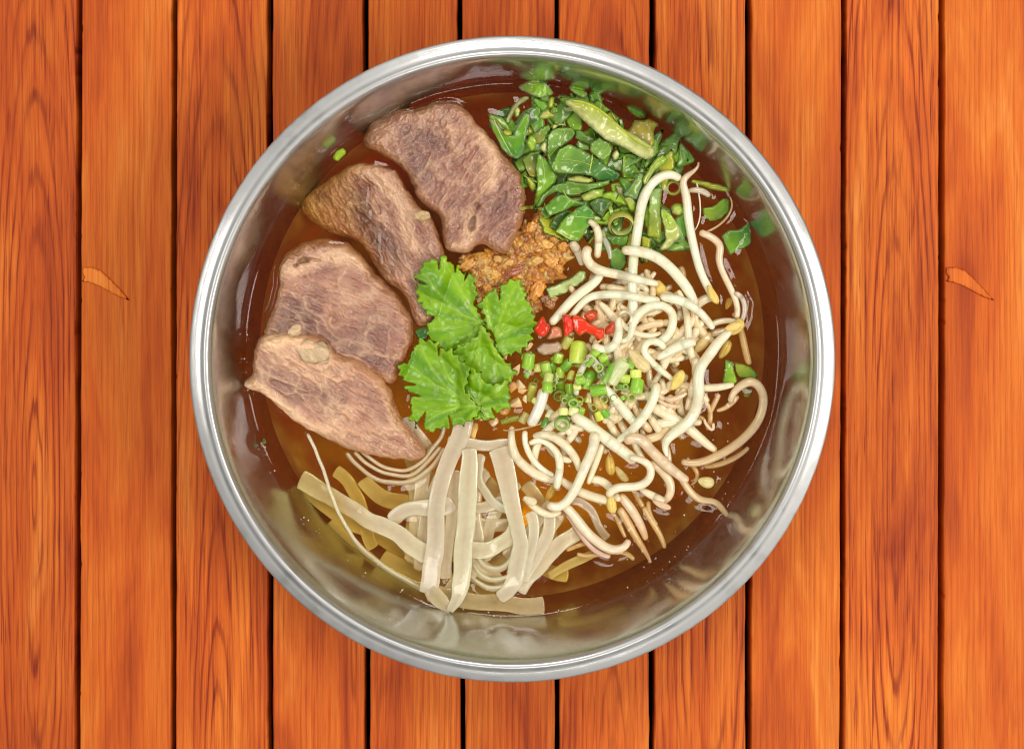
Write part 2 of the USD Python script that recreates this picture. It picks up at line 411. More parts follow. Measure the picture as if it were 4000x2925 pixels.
# y0 and stretch of the growth-ring figure, its offset across the board, tone
fig = [(-.055, .075, .002, (.86, .80, .80)), (.30, .03, .030, (.96, .95, .90)), (-.16, .07, -.001, (1.0, 1.0, 1.0)), (-.115, .06, .012, (.98, .97, 1.0)), (.2, .035, -.02, (.95, .92, .9)),
       (-.3, .03, .01, (.93, .90, .88)), (-.21, .07, .003, (1.0, .98, .96)), (.25, .035, .004, (1.03, 1.05, 1.05)), (.06, .03, -.03, (1.05, 1.08, 1.0)), (-.055, .075, .001, (1.10, 1.18, 1.22)), (.30, .03, .030, (1.06, 1.08, 1.02))]
GRAIN = [(1.0, .9), (.35, .45), (.9, 1.0), (.5, .6), (.6, .6), (.5, .8), (.7, .7), (.9, 1.0), (.3, .4), (1.0, .95), (.35, .45)]
ytop, ybot = W((0, -1500), 0)[1], W((0, 4400), 0)[1]
for i in range(-3, 14):
    ny, nx = (420, 15) if 0 <= i < 11 else (120, 15)
    ys = np.linspace(ybot, ytop, ny)
    t = (ys - ybot) / (ytop - ybot)
    def xe(k, side):
        tp = (t - (1475 / 5900)) * 5900 / 2925
        kk = min(max(k, 0), 11); sh = (k - kk) * 211
        px = (edges_b[kk] + sh + (edges_t[kk] - edges_b[kk]) * tp + side * gap[kk] / 2) / .56475
        x = W(np.stack([px, np.full_like(px, 1400)], -1), 0.0)[:, 0]
        w = fbm(np.stack([ys * 90, np.full_like(ys, k * 7.3 + side), 0 * ys], -1), 3, k) - .5
        chip = np.clip(noise(np.stack([ys * 260, np.full_like(ys, k * 3.1 + side * 9), 0 * ys + 5], -1), k) - .86, 0, 1) * 2.5
        return x + w * .0005 - side * 0 + side * chip * .0009
    xl, xr = xe(i, 1), xe(i + 1, -1)
    s = np.array([0, .007, .02, .08, .16, .25, .35, .5, .65, .75, .84, .92, .98, .993, 1.0])
    X = xl[:, None] + (xr - xl)[:, None] * s
    Y = np.repeat(ys[:, None], nx, 1)
    e = np.minimum(X - xl[:, None], xr[:, None] - X)
    Z = -.0007 * np.clip(1 - e / .0005, 0, 1) ** 2 - .0002 + .0003 * (fbm(np.stack([X * 60, Y * 12, 0 * X + i * 5], -1), 3, i) - .5)
    top = np.stack([X, Y, Z], -1).reshape(-1, 3)
    low = top + [0, 0, -.009]
    fg = grid_faces(ny, nx, False)
    # upward faces: rows run along +y, columns along +x
    v = np.vstack([top, low]); nv = len(top)
    side = []
    for c, flip in ((0, 1), (nx - 1, 0)):
        a = np.arange(ny - 1) * nx + c; b = a + nx
        q = np.stack([a, b, b + nv, a + nv], -1)
        q = q if flip else q[:, ::-1]
        side += [q[:, [0, 1, 2]], q[:, [0, 2, 3]]]
    f = np.vstack([fg] + side)
    xc = (xl.mean() + xr.mean()) / 2
    pl = np.c_[v[:, 0] - xc, v[:, 1], np.full(len(v), i * 13.7)]
    y0, k, u0, tn = fig[i % 11]
    pq = np.tile([y0, k, u0], (len(v), 1))
    gr = np.tile([*GRAIN[i % 11], 0], (len(v), 1))
    bd = part(table, 'board', (v, f), M_WOOD, np.array(tn), smooth=True, extra={'pl': pl, 'pq': pq, 'grain': gr})
    if i in (1, 9 + 1):          # a torn sliver at the board's left edge
        dx = 0 if i == 1 else 1906
        for pts, tn, zz, hf in (('181,590 204,589 222,596 240,612 262,634 288,664 262,655 240,643 216,630 198,624 181,621 186,612 180,603', (1.30, 1.62, 2.2), .00005, .00045),):
            q = C('A', pts) + [dx / .56475, 0]
            mesh, xy, dep, top = slab(W(q, 0.0), .0006, lambda w: np.full(len(w), zz) + .0005 * (fbm(np.c_[w * 300, 0 * w[:, 0]], 2, 3) - .5), hf, .0008, 5)
            pl2 = np.c_[mesh[0][:, 0] - xc, mesh[0][:, 1] * .6, np.full(len(mesh[0]), i * 13.7 + 2)]
            sp = usdkit.mesh(stage, numbered(str(bd.GetPath()), 'splinter'), mesh, M_WOOD, smooth=True)
            finish(sp, tn, {'pl': pl2, 'pq': np.tile([.4, .03, .05], (len(mesh[0]), 1)), 'grain': np.tile([.3, .6, 0], (len(mesh[0]), 1))})
und = trimesh.creation.box((.56, ytop - ybot - .02, .004)); und.apply_translation((0, (ytop + ybot) / 2, -.0225))
part(table, 'backing', (und.vertices, und.faces), M_DARK, smooth=False)

# ------------------------------------------------------------------ the bowl
bowl = thing('steel_bowl', 'round stainless steel bowl with a rolled rim, full of noodle soup, on the wooden table', 'bowl')
body = [(0.0, 4), (30, 4), (48, 4.2), (58, 6), (67, 9.5), (75, 15), (80.6, 22), (84.3, 29), (86.6, 35), (88.0, 40), (90.2, 48), (92.2, 55), (93.6, 59.5), (94.3, 61.2), (95.2, 62.4), (95.3, 61.6), (94.9, 60.6), (94.0, 57),
        (92.8, 52), (89.4, 40), (86.2, 29), (82, 21), (76, 13.5), (68, 8), (58, 4.2), (53, 2.5), (52.4, .4), (49, .4), (48.4, 2.6), (0.0, 2.6)]
def smooth_profile(p, n):
    return resample(np.asarray(p, float), n)
bp = np.array(body, float)
inner = curve(bp[:15], 90); outer = curve(bp[16:25], 40)
prof = np.vstack([inner, outer, bp[25:]]) / 1000
prof[0, 0] = prof[-1, 0] = 1e-5
cut = int(np.argmin(np.abs(inner[:, 0] - 84.6)))
v, f = lathe(prof[cut:], 256, closed=False)
part(bowl, 'bowl_wall', (v, f[:, ::-1]), M_STEEL, smooth=35)
v, f = lathe(prof[:cut + 1], 256, closed=False)
part(bowl, 'bowl_floor', (v, f[:, ::-1]), M_FLOOR, smooth=35)
rim = [(94.5, 62.2), (94.55, 63.4), (94.9, 64.3), (95.6, 64.9), (96.4, 64.9), (97.0, 64.6), (97.6, 64.3), (98.4, 64.1), (99.5, 63.8), (100.6, 63.45), (101.25, 63.1), (101.45, 62.5), (101.1, 61.4), (100.3, 60.6), (98.5, 60.9), (96.4, 61.0), (95.3, 61.1)]
rp_ = curve(np.array(rim), 70, closed=True)[:-1] / 1000
v, f = lathe(rp_, 256)
part(bowl, 'rim', (v, f[:, ::-1]), M_RIM, smooth=True)

def bowl_floor(r):
    return np.interp(r, bp[:15, 0] / 1000, bp[:15, 1] / 1000)
yy, xx = np.mgrid[0:GN, 0:GN]
GX, GY = (xx - GN / 2 + .5) * GS, (yy - GN / 2 + .5) * GS
GR = np.hypot(GX, GY)
H = np.where(GR < .0885, np.maximum(H, bowl_floor(GR)), .1 * 0 + .0)

# ------------------------------------------------------------------ sliced braised meat
def plane3(pts):
    A = np.array([[x, y, 1] for x, y, z in pts]); z = np.array([q[2] for q in pts])
    c = np.linalg.lstsq(A, z, rcond=None)[0]
    return lambda xy: xy[:, 0] * c[0] + xy[:, 1] * c[1] + c[2]

def dist_lines(xy, lines):
    d = np.full(len(xy), 9.0)
    for ln in lines:
        d = np.minimum(d, shapely.distance(LineString(ln), shapely.points(xy)))
    return d

MB = [hexc('9c6552'), hexc('bb8a6e'), hexc('683f38'), hexc('e4bd98'), hexc('a8764c')]   # flesh, light flesh, dark flesh, fat, cooked edge
def meat(label, tagc, outline, ctrl, fiber, fat=(), dark=(), light=0.0, half=.0042, seed=0, group='slices of braised meat fanned along the left side', edge_w=.004, rough=1.0, tint=(1, 1, 1), crack=()):
    out = C(tagc, outline)
    zz = np.mean([c[2] for c in ctrl]) / 1000 + ZS
    pl3 = plane3([(*W(C(tagc, [(c[0], c[1])])[0], ZS + c[2] / 1000), ZS + c[2] / 1000) for c in ctrl])
    ring = curve(W(out, zz), 400, closed=True)[:-1]
    wob = fbm(np.c_[ring * 420, np.full(len(ring), seed)], 3, seed) - .5
    cen = ring.mean(0); dr = ring - cen; dr /= np.linalg.norm(dr, axis=1, keepdims=True)
    ring = ring + dr * wob[:, None] * .0012
    mesh, xy, dep, top = slab(ring, .00034, lambda q: pl3(q) - half, half, .0036, seed)
    v, f = mesh
    ca, sa = math.cos(fiber), math.sin(fiber)
    u = xy @ np.array([ca, sa]); w = xy @ np.array([-sa, ca])
    nzv = lambda su, sw, o, s: fbm(np.c_[u * su, w * sw, np.full(len(u), s * 3.3)], o, s)
    wu = u + .004 * (nzv(150, 150, 2, seed + 9) - .5); ww = w + .004 * (nzv(150, 150, 2, seed + 17) - .5)
    ridge = lambda a, b, s: 1 - np.abs(2 * fbm(np.c_[wu * a, ww * b, np.full(len(u), s * 5.1)], 2, s) - 1)
    r1 = ridge(140, 240, seed + 1) ** 15; r2 = ridge(55, 130, seed + 2) ** 20; r3 = ridge(200, 1000, seed + 3) ** 5
    low = nzv(70, 70, 3, seed + 4); mid = nzv(180, 560, 4, seed + 5); fine = nzv(900, 1700, 2, seed + 7)
    inner = np.clip(dep / edge_w, 0, 1)
    z = v[:, 2] + np.where(top, 1, 0) * rough * inner ** .5 * (.0016 * (low - .5) + .0016 * (mid - .5) + .0004 * (fine - .5) + .0004 * r1 - .0004 * r3 + .0003 * r2)
    # colour of the flesh itself: fibres, fat seams and the browner rim
    k = lambda a, lo, hi: np.clip((a - lo) / (hi - lo), 0, 1)[:, None]
    col = MB[0] + (MB[1] - MB[0]) * k(low + light, .42, .62)
    col = col + (MB[2] - col) * k(nzv(90, 90, 3, seed + 6) - light * .6, .50, .76) * .6
    if len(dark):
        d = dist_lines(xy, [W(C(tagc, q), zz) for q in dark]) + .004 * (low - .5)
        col = col + (MB[2] * .85 - col) * np.clip(1 - d / .006, 0, 1)[:, None] * .7
    col = col * (1 + .5 * (mid[:, None] - .5) + .28 * (fine[:, None] - .5))
    col = col + (MB[3] - col) * np.clip(r1 * .40 + r2 * .55, 0, .5)[:, None]
    col = col + (MB[2] * .7 - col) * np.clip(r3 * .38, 0, .3)[:, None]
    edge = np.clip(1 - dep / (edge_w * (.6 + .8 * low)), 0, 1)[:, None]
    col = col + (MB[4] * (.8 + .5 * mid[:, None]) - col) * edge * .8
    if len(fat):
        d = dist_lines(xy, [W(C(tagc, q), zz) for q in fat]) + .0035 * (mid - .5)
        m = np.clip(1.3 - d / .0028, 0, 1)[:, None]
        col = col + (MB[3] * 1.08 - col) * m * .62
        z = z + np.where(top, 1, 0) * m[:, 0] * .0005
    if len(crack):
        d = dist_lines(xy, [W(C(tagc, q), zz) for q in crack]) + .0034 * (mid - .5)
        m = np.clip(1 - d / .0011, 0, 1)
        z = z - np.where(top, 1, 0) * m * .0020
        col = col * (1 - .55 * m[:, None])
    col = np.where(top[:, None], col * np.array(tint), MB[4] * .8)
    v = np.c_[v[:, :2], z]
    press_mesh((v, f), .0006)
    single('meat_slice', label, 'meat slice', (v, f), M_MEAT, np.clip(col, .01, .95), group=group)

meat('purple brown meat slice, its left half sunk under the broth', '1',
     '430,845 445,795 500,740 590,680 700,612 800,568 900,556 980,572 1060,606 1110,680 1165,760 1215,830 1290,900 1340,1000 1380,1110 1392,1200 1380,1330 1350,1450 1310,1575 1250,1612 1190,1595 1150,1480 1090,1390 1000,1330 930,1240 860,1130 780,1060 680,1040 590,1010 530,970 470,925',
     [(450, 830, -8.5), (760, 800, -.9), (900, 600, -.6), (1000, 900, 2.0), (1250, 1300, 3.6), (1280, 1570, 3.4)], 2.2, seed=11, tint=(.93, .88, .85),
     fat=['1090,820 1130,920 1150,1020 1190,1090', '1160,870 1240,890', '800,570 960,640 1060,760'], dark=['830,800 900,960 960,1050 1100,1180', '1230,1350 1260,1500'], half=.004)
meat('largest and topmost meat slice, pink brown with pale fat veins, next to the green leaves', '1',
     '850,440 852,385 870,340 900,290 940,262 1000,228 1060,205 1130,196 1200,196 1250,178 1300,158 1360,152 1420,158 1490,188 1550,240 1580,290 1640,352 1665,385 1720,440 1760,500 1825,560 1880,650 1902,760 1900,850 1872,960 1840,1050 1812,1115 1770,1142 1690,1118 1630,1085 1590,1090 1560,1125 1480,1142 1405,1122 1372,1080 1362,990 1335,900 1225,820 1150,660 1090,590 1000,530 930,490 880,470',
     [(860, 400, -1.6), (1000, 300, .8), (1100, 560, 1.2), (1300, 200, 1.6), (1400, 600, 5.5), (1800, 700, 5.0), (1600, 1080, 6.2), (1400, 1080, 5.5)], .9, seed=23, tint=(.93, .87, .84),
     fat=['1650,400 1690,520 1700,620 1660,700', '1600,240 1650,400', '1560,900 1540,1020 1500,1110 1440,1110'], dark=['1150,380 1180,480 1160,560 1230,640', '1200,370 1330,420'], half=.0046,
     crack=['1600,830 1575,900 1560,960'])
meat('brown pink meat slice with a small dark hole near its top edge', '7',
     '292,300 325,232 420,168 520,142 640,143 720,170 765,212 840,290 905,370 985,442 1065,540 1112,640 1116,760 1082,860 1030,960 985,1022 900,975 800,960 650,930 500,900 330,860 215,800 196,725 212,660 258,540 282,440',
     [(640, 160, -.6), (420, 190, -.3), (300, 320, 1.5), (650, 450, 5.0), (250, 650, 4.0), (1000, 700, 5.2), (900, 950, 4.6)], 2.7, seed=37, tint=(.98, .93, .90),
     fat=['310,330 420,310 560,250 700,230 800,290'], dark=['380,640 560,690 760,800 900,880', '300,560 480,620'], half=.0045, crack=['395,295 440,270 500,256 545,262'], light=.02)
meat('palest meat slice in front, long and tapering to the right, against the bowl wall', '7',
     '180,738 250,720 350,706 440,716 555,742 612,798 640,832 760,872 860,932 950,1012 990,1090 1012,1170 1062,1270 1130,1350 1180,1420 1196,1480 1150,1512 1080,1516 900,1492 800,1470 700,1440 600,1390 500,1330 400,1280 330,1220 270,1168 180,1090 112,1068 76,1040 120,970 130,880 150,800',
     [(90, 1040, 9.0), (200, 760, 8.5), (500, 1000, 9.2), (900, 1000, 8.2), (600, 1380, 5.0), (1180, 1480, 5.0)], 2.55, seed=52, light=.12, tint=(1.20, 1.20, 1.14),
     fat=['260,760 340,730 420,740', '440,790 520,800 590,830', '100,1040 180,1060 260,1130 400,1250 560,1330'], dark=['180,950 300,1000 480,1070 640,1140'], half=.0048)
def drape(tagc, pts, name_mesh, lift, half, R, step, seed, fn=None, wob=0.0, curl=0.0, sm=2.2, zmin=None, tilt=(0, 0), hug=.55, grow=3):
    """a thin piece lying over what is below it"""
    px = C(tagc, pts)
    z0 = ZS + .001
    for _ in range(3):
        ring = W(px, z0)
        pg = Polygon(ring).buffer(0)
        if pg.geom_type != 'Polygon': pg = max(pg.geoms, key=lambda g: g.area)
        m = shapely.contains_xy(pg, GX, GY)
        vals = H[m] if m.any() else np.array([ZS])
        z0 = float(np.percentile(vals, 70)) + lift
    if wob >= 0:
        rd = M(3.5)
        pr_ = pg.buffer(-rd).buffer(2 * rd).buffer(-rd)
        if pr_.geom_type == 'Polygon' and pr_.area > pg.area * .6: pg = pr_
        ring = resample(np.array(pg.exterior.coords), max(step * .7, .0004))[:-1]
    if wob > 0:
        w_ = fbm(np.c_[ring * 500, np.full(len(ring), seed)], 2, seed) - .5
        cen = ring.mean(0); dr = ring - cen; dr /= np.linalg.norm(dr, axis=1, keepdims=True) + 1e-9
        ring = ring + dr * w_[:, None] * wob
    top_ = ndimage.gaussian_filter(ndimage.maximum_filter(H, grow), sm)
    cx = np.mean(ring, 0); size = np.sqrt(max(pg.area, 1e-8))
    def mid(q):
        zz = np.maximum(look(q, top_) + lift, z0 - .0022) * hug + (z0 + lift) * (1 - hug)
        if zmin is not None: zz = np.maximum(zz, ZS + zmin)
        e = (q - cx) / size
        return zz + (e @ np.array(tilt)) * size + curl * size * (e ** 2).sum(1) + .0016 * (fbm(np.c_[q * 190, np.full(len(q), seed * 1.7)], 2, seed) - .5)
    return slab(ring, step, mid, half, R, seed) + (ring,)

single('fat_scrap', 'small soft beige scrap of fat lying between the two lower meat slices', 'fat', blob((*W(C('7', [(400, 690)])[0], ZS + .009), ZS + .0105), (.0024, .0017, .0010), .3, seed=4, rough=.5, freq=2.4), M_MEAT, hexc('cfae86'))
single('fat_scrap', 'beige lump of soft fat on top of the palest meat slice', 'fat', blob((*W(C('7', [(515, 830)])[0], ZS + .0095), ZS + .0093), (.0056, .0036, .0015), -.35, seed=8, rough=.4, freq=2.0), M_MEAT, hexc('c2a47e'))
single('fat_scrap', 'small yellowish lump of fat on the purple brown meat slice', 'fat', blob((*W(C('1', [(1240, 895)])[0], ZS + .004), ZS + .0068), (.0024, .0019, .0010), .1, seed=15, rough=.4), M_MEAT, hexc('b89666'))

# ------------------------------------------------------------------ rice noodles
def noodle(label, tagc, pts, wpx, rise=None, roll=0.0, th=.0011, sink=.9, base=.0, cap=6.0, tone='efdfc0', group=None, z=None, wvar=None, step=.0009):
    """z: given heights (mm above the broth) along the strand, else it lies on what is below"""
    s = CROP[tagc][2]
    px = curve(C(tagc, pts), 120)
    px = px + (np.c_[fbm(np.c_[px / 85, np.full(120, len(label))], 2, 5), fbm(np.c_[px / 85, np.full(120, len(label) + 9)], 2, 6)] - .5) * 13
    wid = M(wpx / s)
    r = max(wid * abs(math.sin(np.max(np.abs(roll)))) / 2, th / 2)
    if z is not None:
        zz = ZS + np.interp(np.linspace(0, 1, 120), np.linspace(0, 1, len(z)), z) / 1000
        zz = ndimage.gaussian_filter1d(zz, 4, mode='nearest')
    else:
        zz = rest(px, r, ZS + base / 1000, ZS + cap / 1000, sink, 4)
    p = resample(np.c_[W(px, zz), zz], step)
    n = len(p); t = np.linspace(0, 1, n)
    w = np.full(n, wid) * (1 + .05 * np.sin(t * 7 + len(label)))
    w = w * (1 + .16 * (fbm(np.c_[p[:, :2] * 130, np.full(n, len(label))], 2, n) - .5))
    if wvar is not None: w = w * np.interp(t, np.linspace(0, 1, len(wvar)), wvar)
    rl = np.interp(t, np.linspace(0, 1, np.size(roll)), np.atleast_1d(roll)) if np.size(roll) > 1 else roll
    rl = rl + .08 * np.sin(t * 9 + n) + .5 * (fbm(np.c_[p[:, :2] * 90, np.full(n, 3.0)], 2, n) - .5)
    mesh, al = ribbon_mesh(p, w, th, rl, cup=.02)
    c = hexc(tone) * [1.10, 1.05, .94]
    k = .93 + .16 * fbm(np.c_[mesh[0][:, :2] * 150, al], 2, n)
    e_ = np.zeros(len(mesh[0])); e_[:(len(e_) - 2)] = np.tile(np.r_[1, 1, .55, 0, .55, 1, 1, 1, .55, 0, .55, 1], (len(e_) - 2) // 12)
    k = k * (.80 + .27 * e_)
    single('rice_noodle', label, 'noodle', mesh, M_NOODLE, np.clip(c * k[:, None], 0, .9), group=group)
    press_mesh(mesh, .0005)

for i, (a, w, z) in enumerate([('1180,620 1120,800 1080,1000 1060,1180', 90, (-1, -.6, -.4, -1)), ('1480,560 1400,760 1420,980 1380,1220', 96, (-.6, .2, .2, -.6)), ('1250,1330 1380,1180 1540,1060 1760,960', 86, (-1.6, -1.2, -.8, -.8)),
     ('1100,700 1250,820 1450,900 1700,880', 92, (-1.4, -.9, -.9, -1.2)), ('1180,1000 1350,1100 1500,1200 1620,1330', 84, (-1, -.6, -.6, -1)), ('1680,640 1560,800 1500,960 1480,1120', 84, (-1.2, -.8, -.6, -1)), ('1620,1100 1760,1020 1900,920 1960,830', 90, (-1, -.6, -.6, -1)), ('1900,780 1800,900 1720,1050 1650,1220', 74, (-.4, .2, .4, 0))]):
    noodle('pale noodle glimpsed in the gaps of the noodle bundle, just under the broth', '5', a, w, z=z, group='noodles just under the broth in the noodle bundle', roll=(.2, -.2, .3), tone='e8d6b4')
SUB = 'wide noodles sunk in the broth at the bottom of the bowl'
for i, (a, w, z) in enumerate([('300,640 450,780 640,900 850,1010 1000,1180', 110, (-9, -9, -10)), ('520,560 640,700 700,900 760,1050', 90, (-8, -9, -9)), ('700,620 860,740 1000,760 1200,900', 110, (-7, -8, -6)),
     ('820,1120 1000,1200 1200,1260 1500,1300 1750,1240', 110, (-8, -9, -8)), ('1500,820 1700,1000 1900,1200 2000,1230', 100, (-7, -8, -9)), ('1000,420 1100,600 1300,720 1500,900', 110, (-5, -6, -6)),
     ('480,900 700,1100 900,1240 1060,1310', 80, (-9, -9, -7)), ('1900,1230 2050,1150 2200,1080', 60, (-6, -6, -7)), ('1450,600 1600,800 1640,1000 1500,1150', 110, (-4, -5, -5)), ('1250,900 1300,1100 1450,1240 1650,1280', 100, (-4, -5, -5)),
     ('1000,620 1040,800 1000,1000 1020,1130', 110, (-3, -4, -5)), ('1750,650 1850,800 1900,1000 1850,1150', 100, (-3, -4, -5))]):
    noodle('wide pale noodle sunk deep in the brown broth below the noodle pile', '5', a, w, z=z, group=SUB, step=.0014)
noodle('flat noodle at the lower left whose square end lies under golden broth', '5', '288,620 380,668 480,722 600,790 720,868 850,930 980,1012 1105,1105', 118, z=(-4.2, -3.4, -2.2, -.8, .5, 1.0, 1.2, 1.0))
noodle('wide noodle lying lengthwise in shallow broth along the lower wall, right end cut square', '5', '1120,1345 1250,1375 1400,1395 1600,1415 1850,1430', 112, z=(-.6, -1.2, -1.6, -1.3, -.6), tone='dcc69e')
noodle('long thin noodle seen on edge, curving from the palest meat slice to the lower wall', '5', '348,335 395,450 465,630 515,790 590,940 700,1070 850,1190 1000,1285 1100,1335', 44, z=(1.5, .8, .5, .4, .3, .0, -.5, -.8, -.8), roll=(1.2, 1.3, 1.1, .9, .7))
for i, (a, w) in enumerate([('600,455 700,560 850,632 1000,622 1110,560 1215,430', 46), ('640,450 740,535 870,590 990,585 1090,525 1185,420', 34), ('690,440 790,515 900,552 1000,545 1080,490 1150,410', 28)]):
    noodle(('outermost', 'middle', 'innermost')[i] + ' of three nested noodle curves under the tip of the palest meat slice', '5', a, w, z=(.2, .9, 1.4, 1.6, 1.2, .8), roll=1.05, tone='e0cba8')
noodle('grey translucent noodle under the lower left edge of the coriander', '5', '985,215 1010,290 1060,360 1120,440', 92, z=(.8, .2, -.6, -2.0), tone='dcccb0')
noodle('thin noodle edge curving beneath the lowest coriander lobe', '5', '1215,245 1200,330 1160,395 1110,440', 22, z=(1.0, .8, .3, -.4), roll=.9)
noodle('beige noodle behind the long diagonal one, left of the noodle pile', '5', '1085,545 1068,640 1060,740 1040,860 1030,1000 990,1140', 96, z=(-.5, -.4, -.2, -.8, -1.6, -3), tone='e6d2ac')
noodle('noodle lying crosswise just below the fried garlic and coriander', '5', '1250,372 1340,380 1450,392 1640,388', 74, z=(1.6, 2.2, 2.2, 1.8), tone='f0e2c6')
noodle('short noodle pointing left with a slanted cut end, crossing the long diagonal noodle', '5', '895,868 975,810 1100,800 1270,765', 108, z=(.6, 1.6, 1.8, 1.4), roll=(.5, .15, 0, 0), tone='efe0c6')
noodle('narrow beige noodle visible in the gap between the two long upright noodles', '5', '1290,560 1270,760 1255,900 1240,1060 1225,1240', 78, z=(.5, .8, .8, .6, .0), tone='e8d4b0')
noodle('noodle bending from the centre pile down toward the right-hand upright noodle', '5', '1452,470 1438,560 1470,680 1550,770 1640,812', 62, z=(1.6, 1.6, 1.5, 1.5, 1.2), roll=.5, tone='f4e6c8')
noodle('short level noodle just under the centre pile between two upright noodles', '5', '1400,790 1500,785 1620,740', 70, z=(.6, .8, .8), tone='ecdaba')
noodle('wide noodle bowed like a hammock between the two upright noodles', '5', '1385,1060 1480,1068 1570,1042 1640,985 1672,900', 104, z=(1.0, 1.6, 1.8, 1.6, 1.2), roll=(.1, .15, .3, .5), tone='f4e4c2')
for i, (a, w, zz) in enumerate([('1425,1120 1470,1180 1545,1200 1620,1165 1660,1080', 52, .9), ('1405,1170 1470,1240 1560,1262 1650,1225 1690,1150', 50, .5), ('1390,1240 1480,1305 1580,1318 1660,1270', 48, .1)]):
    noodle(('upper', 'middle', 'lowest')[i] + ' noodle loop in the set nested under the hammock-shaped noodle', '5', a, w, z=(zz - .8, zz, zz + .4, zz), roll=.75, tone='f0dfbc')
noodle('lowest noodle of the fan at the right side of the noodle pile', '5', '2075,955 1990,1020 1900,1085 1800,1190 1745,1260 1700,1330', 104, z=(-1.2, .2, .8, 1.2, 1.2, .4), tone='eedcbc')
noodle('middle noodle of the fan at the right side of the noodle pile', '5', '1890,850 1880,960 1830,1060 1770,1160 1730,1260', 84, z=(.4, 1.2, 1.6, 1.8, 1.6), tone='efdfc4')
noodle('uppermost noodle of the fan at the right side of the noodle pile', '5', '1770,830 1790,950 1770,1080 1735,1200', 70, z=(1.4, 2.0, 2.2, 2.0), tone='f2e4c8')
noodle('translucent grey noodle below the sprouts that bends down to the right', '4', '650,880 740,905 800,965 850,1080 910,1160', 62, z=(1.2, 1.0, .6, .2, -1.2), tone='cdb89c')
noodle('right-hand long upright noodle, its lower end folded into a point', '5', '1560,420 1600,540 1640,700 1672,850 1702,1000 1694,1150 1660,1290 1580,1370', 128, z=(3.0, 3.2, 3.2, 3.0, 3.0, 2.6, 1.8, .6), wvar=(1, 1, .95, .85, .78, .8, .85, .7), roll=(0, .05, .2, .3, .2, .1, -.1), tone='efe0c4')
noodle('long diagonal noodle running down from under the coriander to the bottom fold', '5', '1345,225 1290,380 1230,530 1185,680 1162,820 1160,960 1150,1100 1128,1240 1112,1330', 116, z=(3.2, 3.2, 3.0, 2.8, 2.8, 2.6, 2.4, 1.6, .6), roll=(-.1, 0, .1, .05), tone='e6d8c0')
noodle('folded noodle end forming a pale triangle against the lower wall', '5', '1105,1290 1150,1350 1200,1410 1255,1450', 110, z=(.2, 1.0, 1.4, 1.0), wvar=(.5, 1.0, 1.0, .4), tone='e2cda4')
noodle('palest long noodle standing upright in the centre of the noodle pile', '5', '1375,425 1375,600 1362,800 1345,1000 1332,1200 1312,1340 1258,1462', 116, z=(3.6, 4.2, 4.4, 4.2, 3.6, 2.8, 1.6), wvar=(.9, 1, 1, 1, 1, 1, .45), roll=(0, .08, .12, .1, .05), tone='f2e6c8')

# ------------------------------------------------------------------ fried garlic
def garlic_mound():
    out = C('A', '1005,580 1035,556 1075,552 1110,556 1130,520 1155,495 1185,472 1210,480 1228,515 1262,540 1262,570 1245,590 1240,612 1205,632 1196,668 1180,702 1150,715 1110,705 1075,690 1045,660 1030,620')
    ring = resample(np.array(Polygon(W(out, ZS + .003)).exterior.coords), .0006)[:-1]
    w_ = fbm(np.c_[ring * 500, 0 * ring[:, 0]], 3, 2) - .5
    dr = ring - ring.mean(0); dr /= np.linalg.norm(dr, axis=1, keepdims=True)
    ring = ring + dr * w_[:, None] * .006
    fld = ndimage.gaussian_filter(H, 2)
    warp = lambda q: q + .0012 * np.c_[fbm(np.c_[q * 400, 0 * q[:, 0]], 2, 61), fbm(np.c_[q * 400, 0 * q[:, 0] + 9], 2, 62)]
    pts_ = RNG.uniform(ring.min(0) - .002, ring.max(0) + .002, (950, 2))
    from scipy.spatial import cKDTree
    tree = cKDTree(pts_); hgt = RNG.uniform(-.4, 1, 950) ** 3
    def cells(q):
        d, k = tree.query(warp(q), k=2)
        return np.clip((d[:, 1] - d[:, 0]) / .0011, 0, 1), k[:, 0]
    mid = lambda q: np.maximum(look(q, fld), ZS - .001) * .3 + (ZS + .0012) * .7
    def half(q, d):
        e, k = cells(q)
        return .0010 + .0014 * np.clip(d / .008, 0, 1) + (.0011 * np.sqrt(e) + .0011 * hgt[k] * np.sqrt(e) + .0022 * (fbm(np.c_[q * 260, np.zeros(len(q))], 3, 5) - .45)) * np.clip(d / .0015, 0, 1)
    mesh, xy, dep, top = slab(ring, .00032, mid, half, .002, 3)
    e, k = cells(xy)
    f3 = fbm(np.c_[xy * 240, np.zeros(len(xy))], 3, 8)
    pal = np.array([hexc(q) for q in ('dd9438', 'c9802e', 'e6aa52', 'b87030', 'd48a34', 'e0b46c', 'a8622c', 'd9983e')])
    col = pal[k % 8] * (.7 + .6 * f3)[:, None] * (.62 + .38 * np.sqrt(e))[:, None]
    return mesh, col, ring
mg, cg, ringg = garlic_mound()
single('fried_garlic', 'heap of fine golden brown fried garlic between meat, greens and coriander', 'fried garlic', mg, M_GARLIC, np.clip(cg, 0, .9), kind='stuff')
press_mesh(mg, .0005)
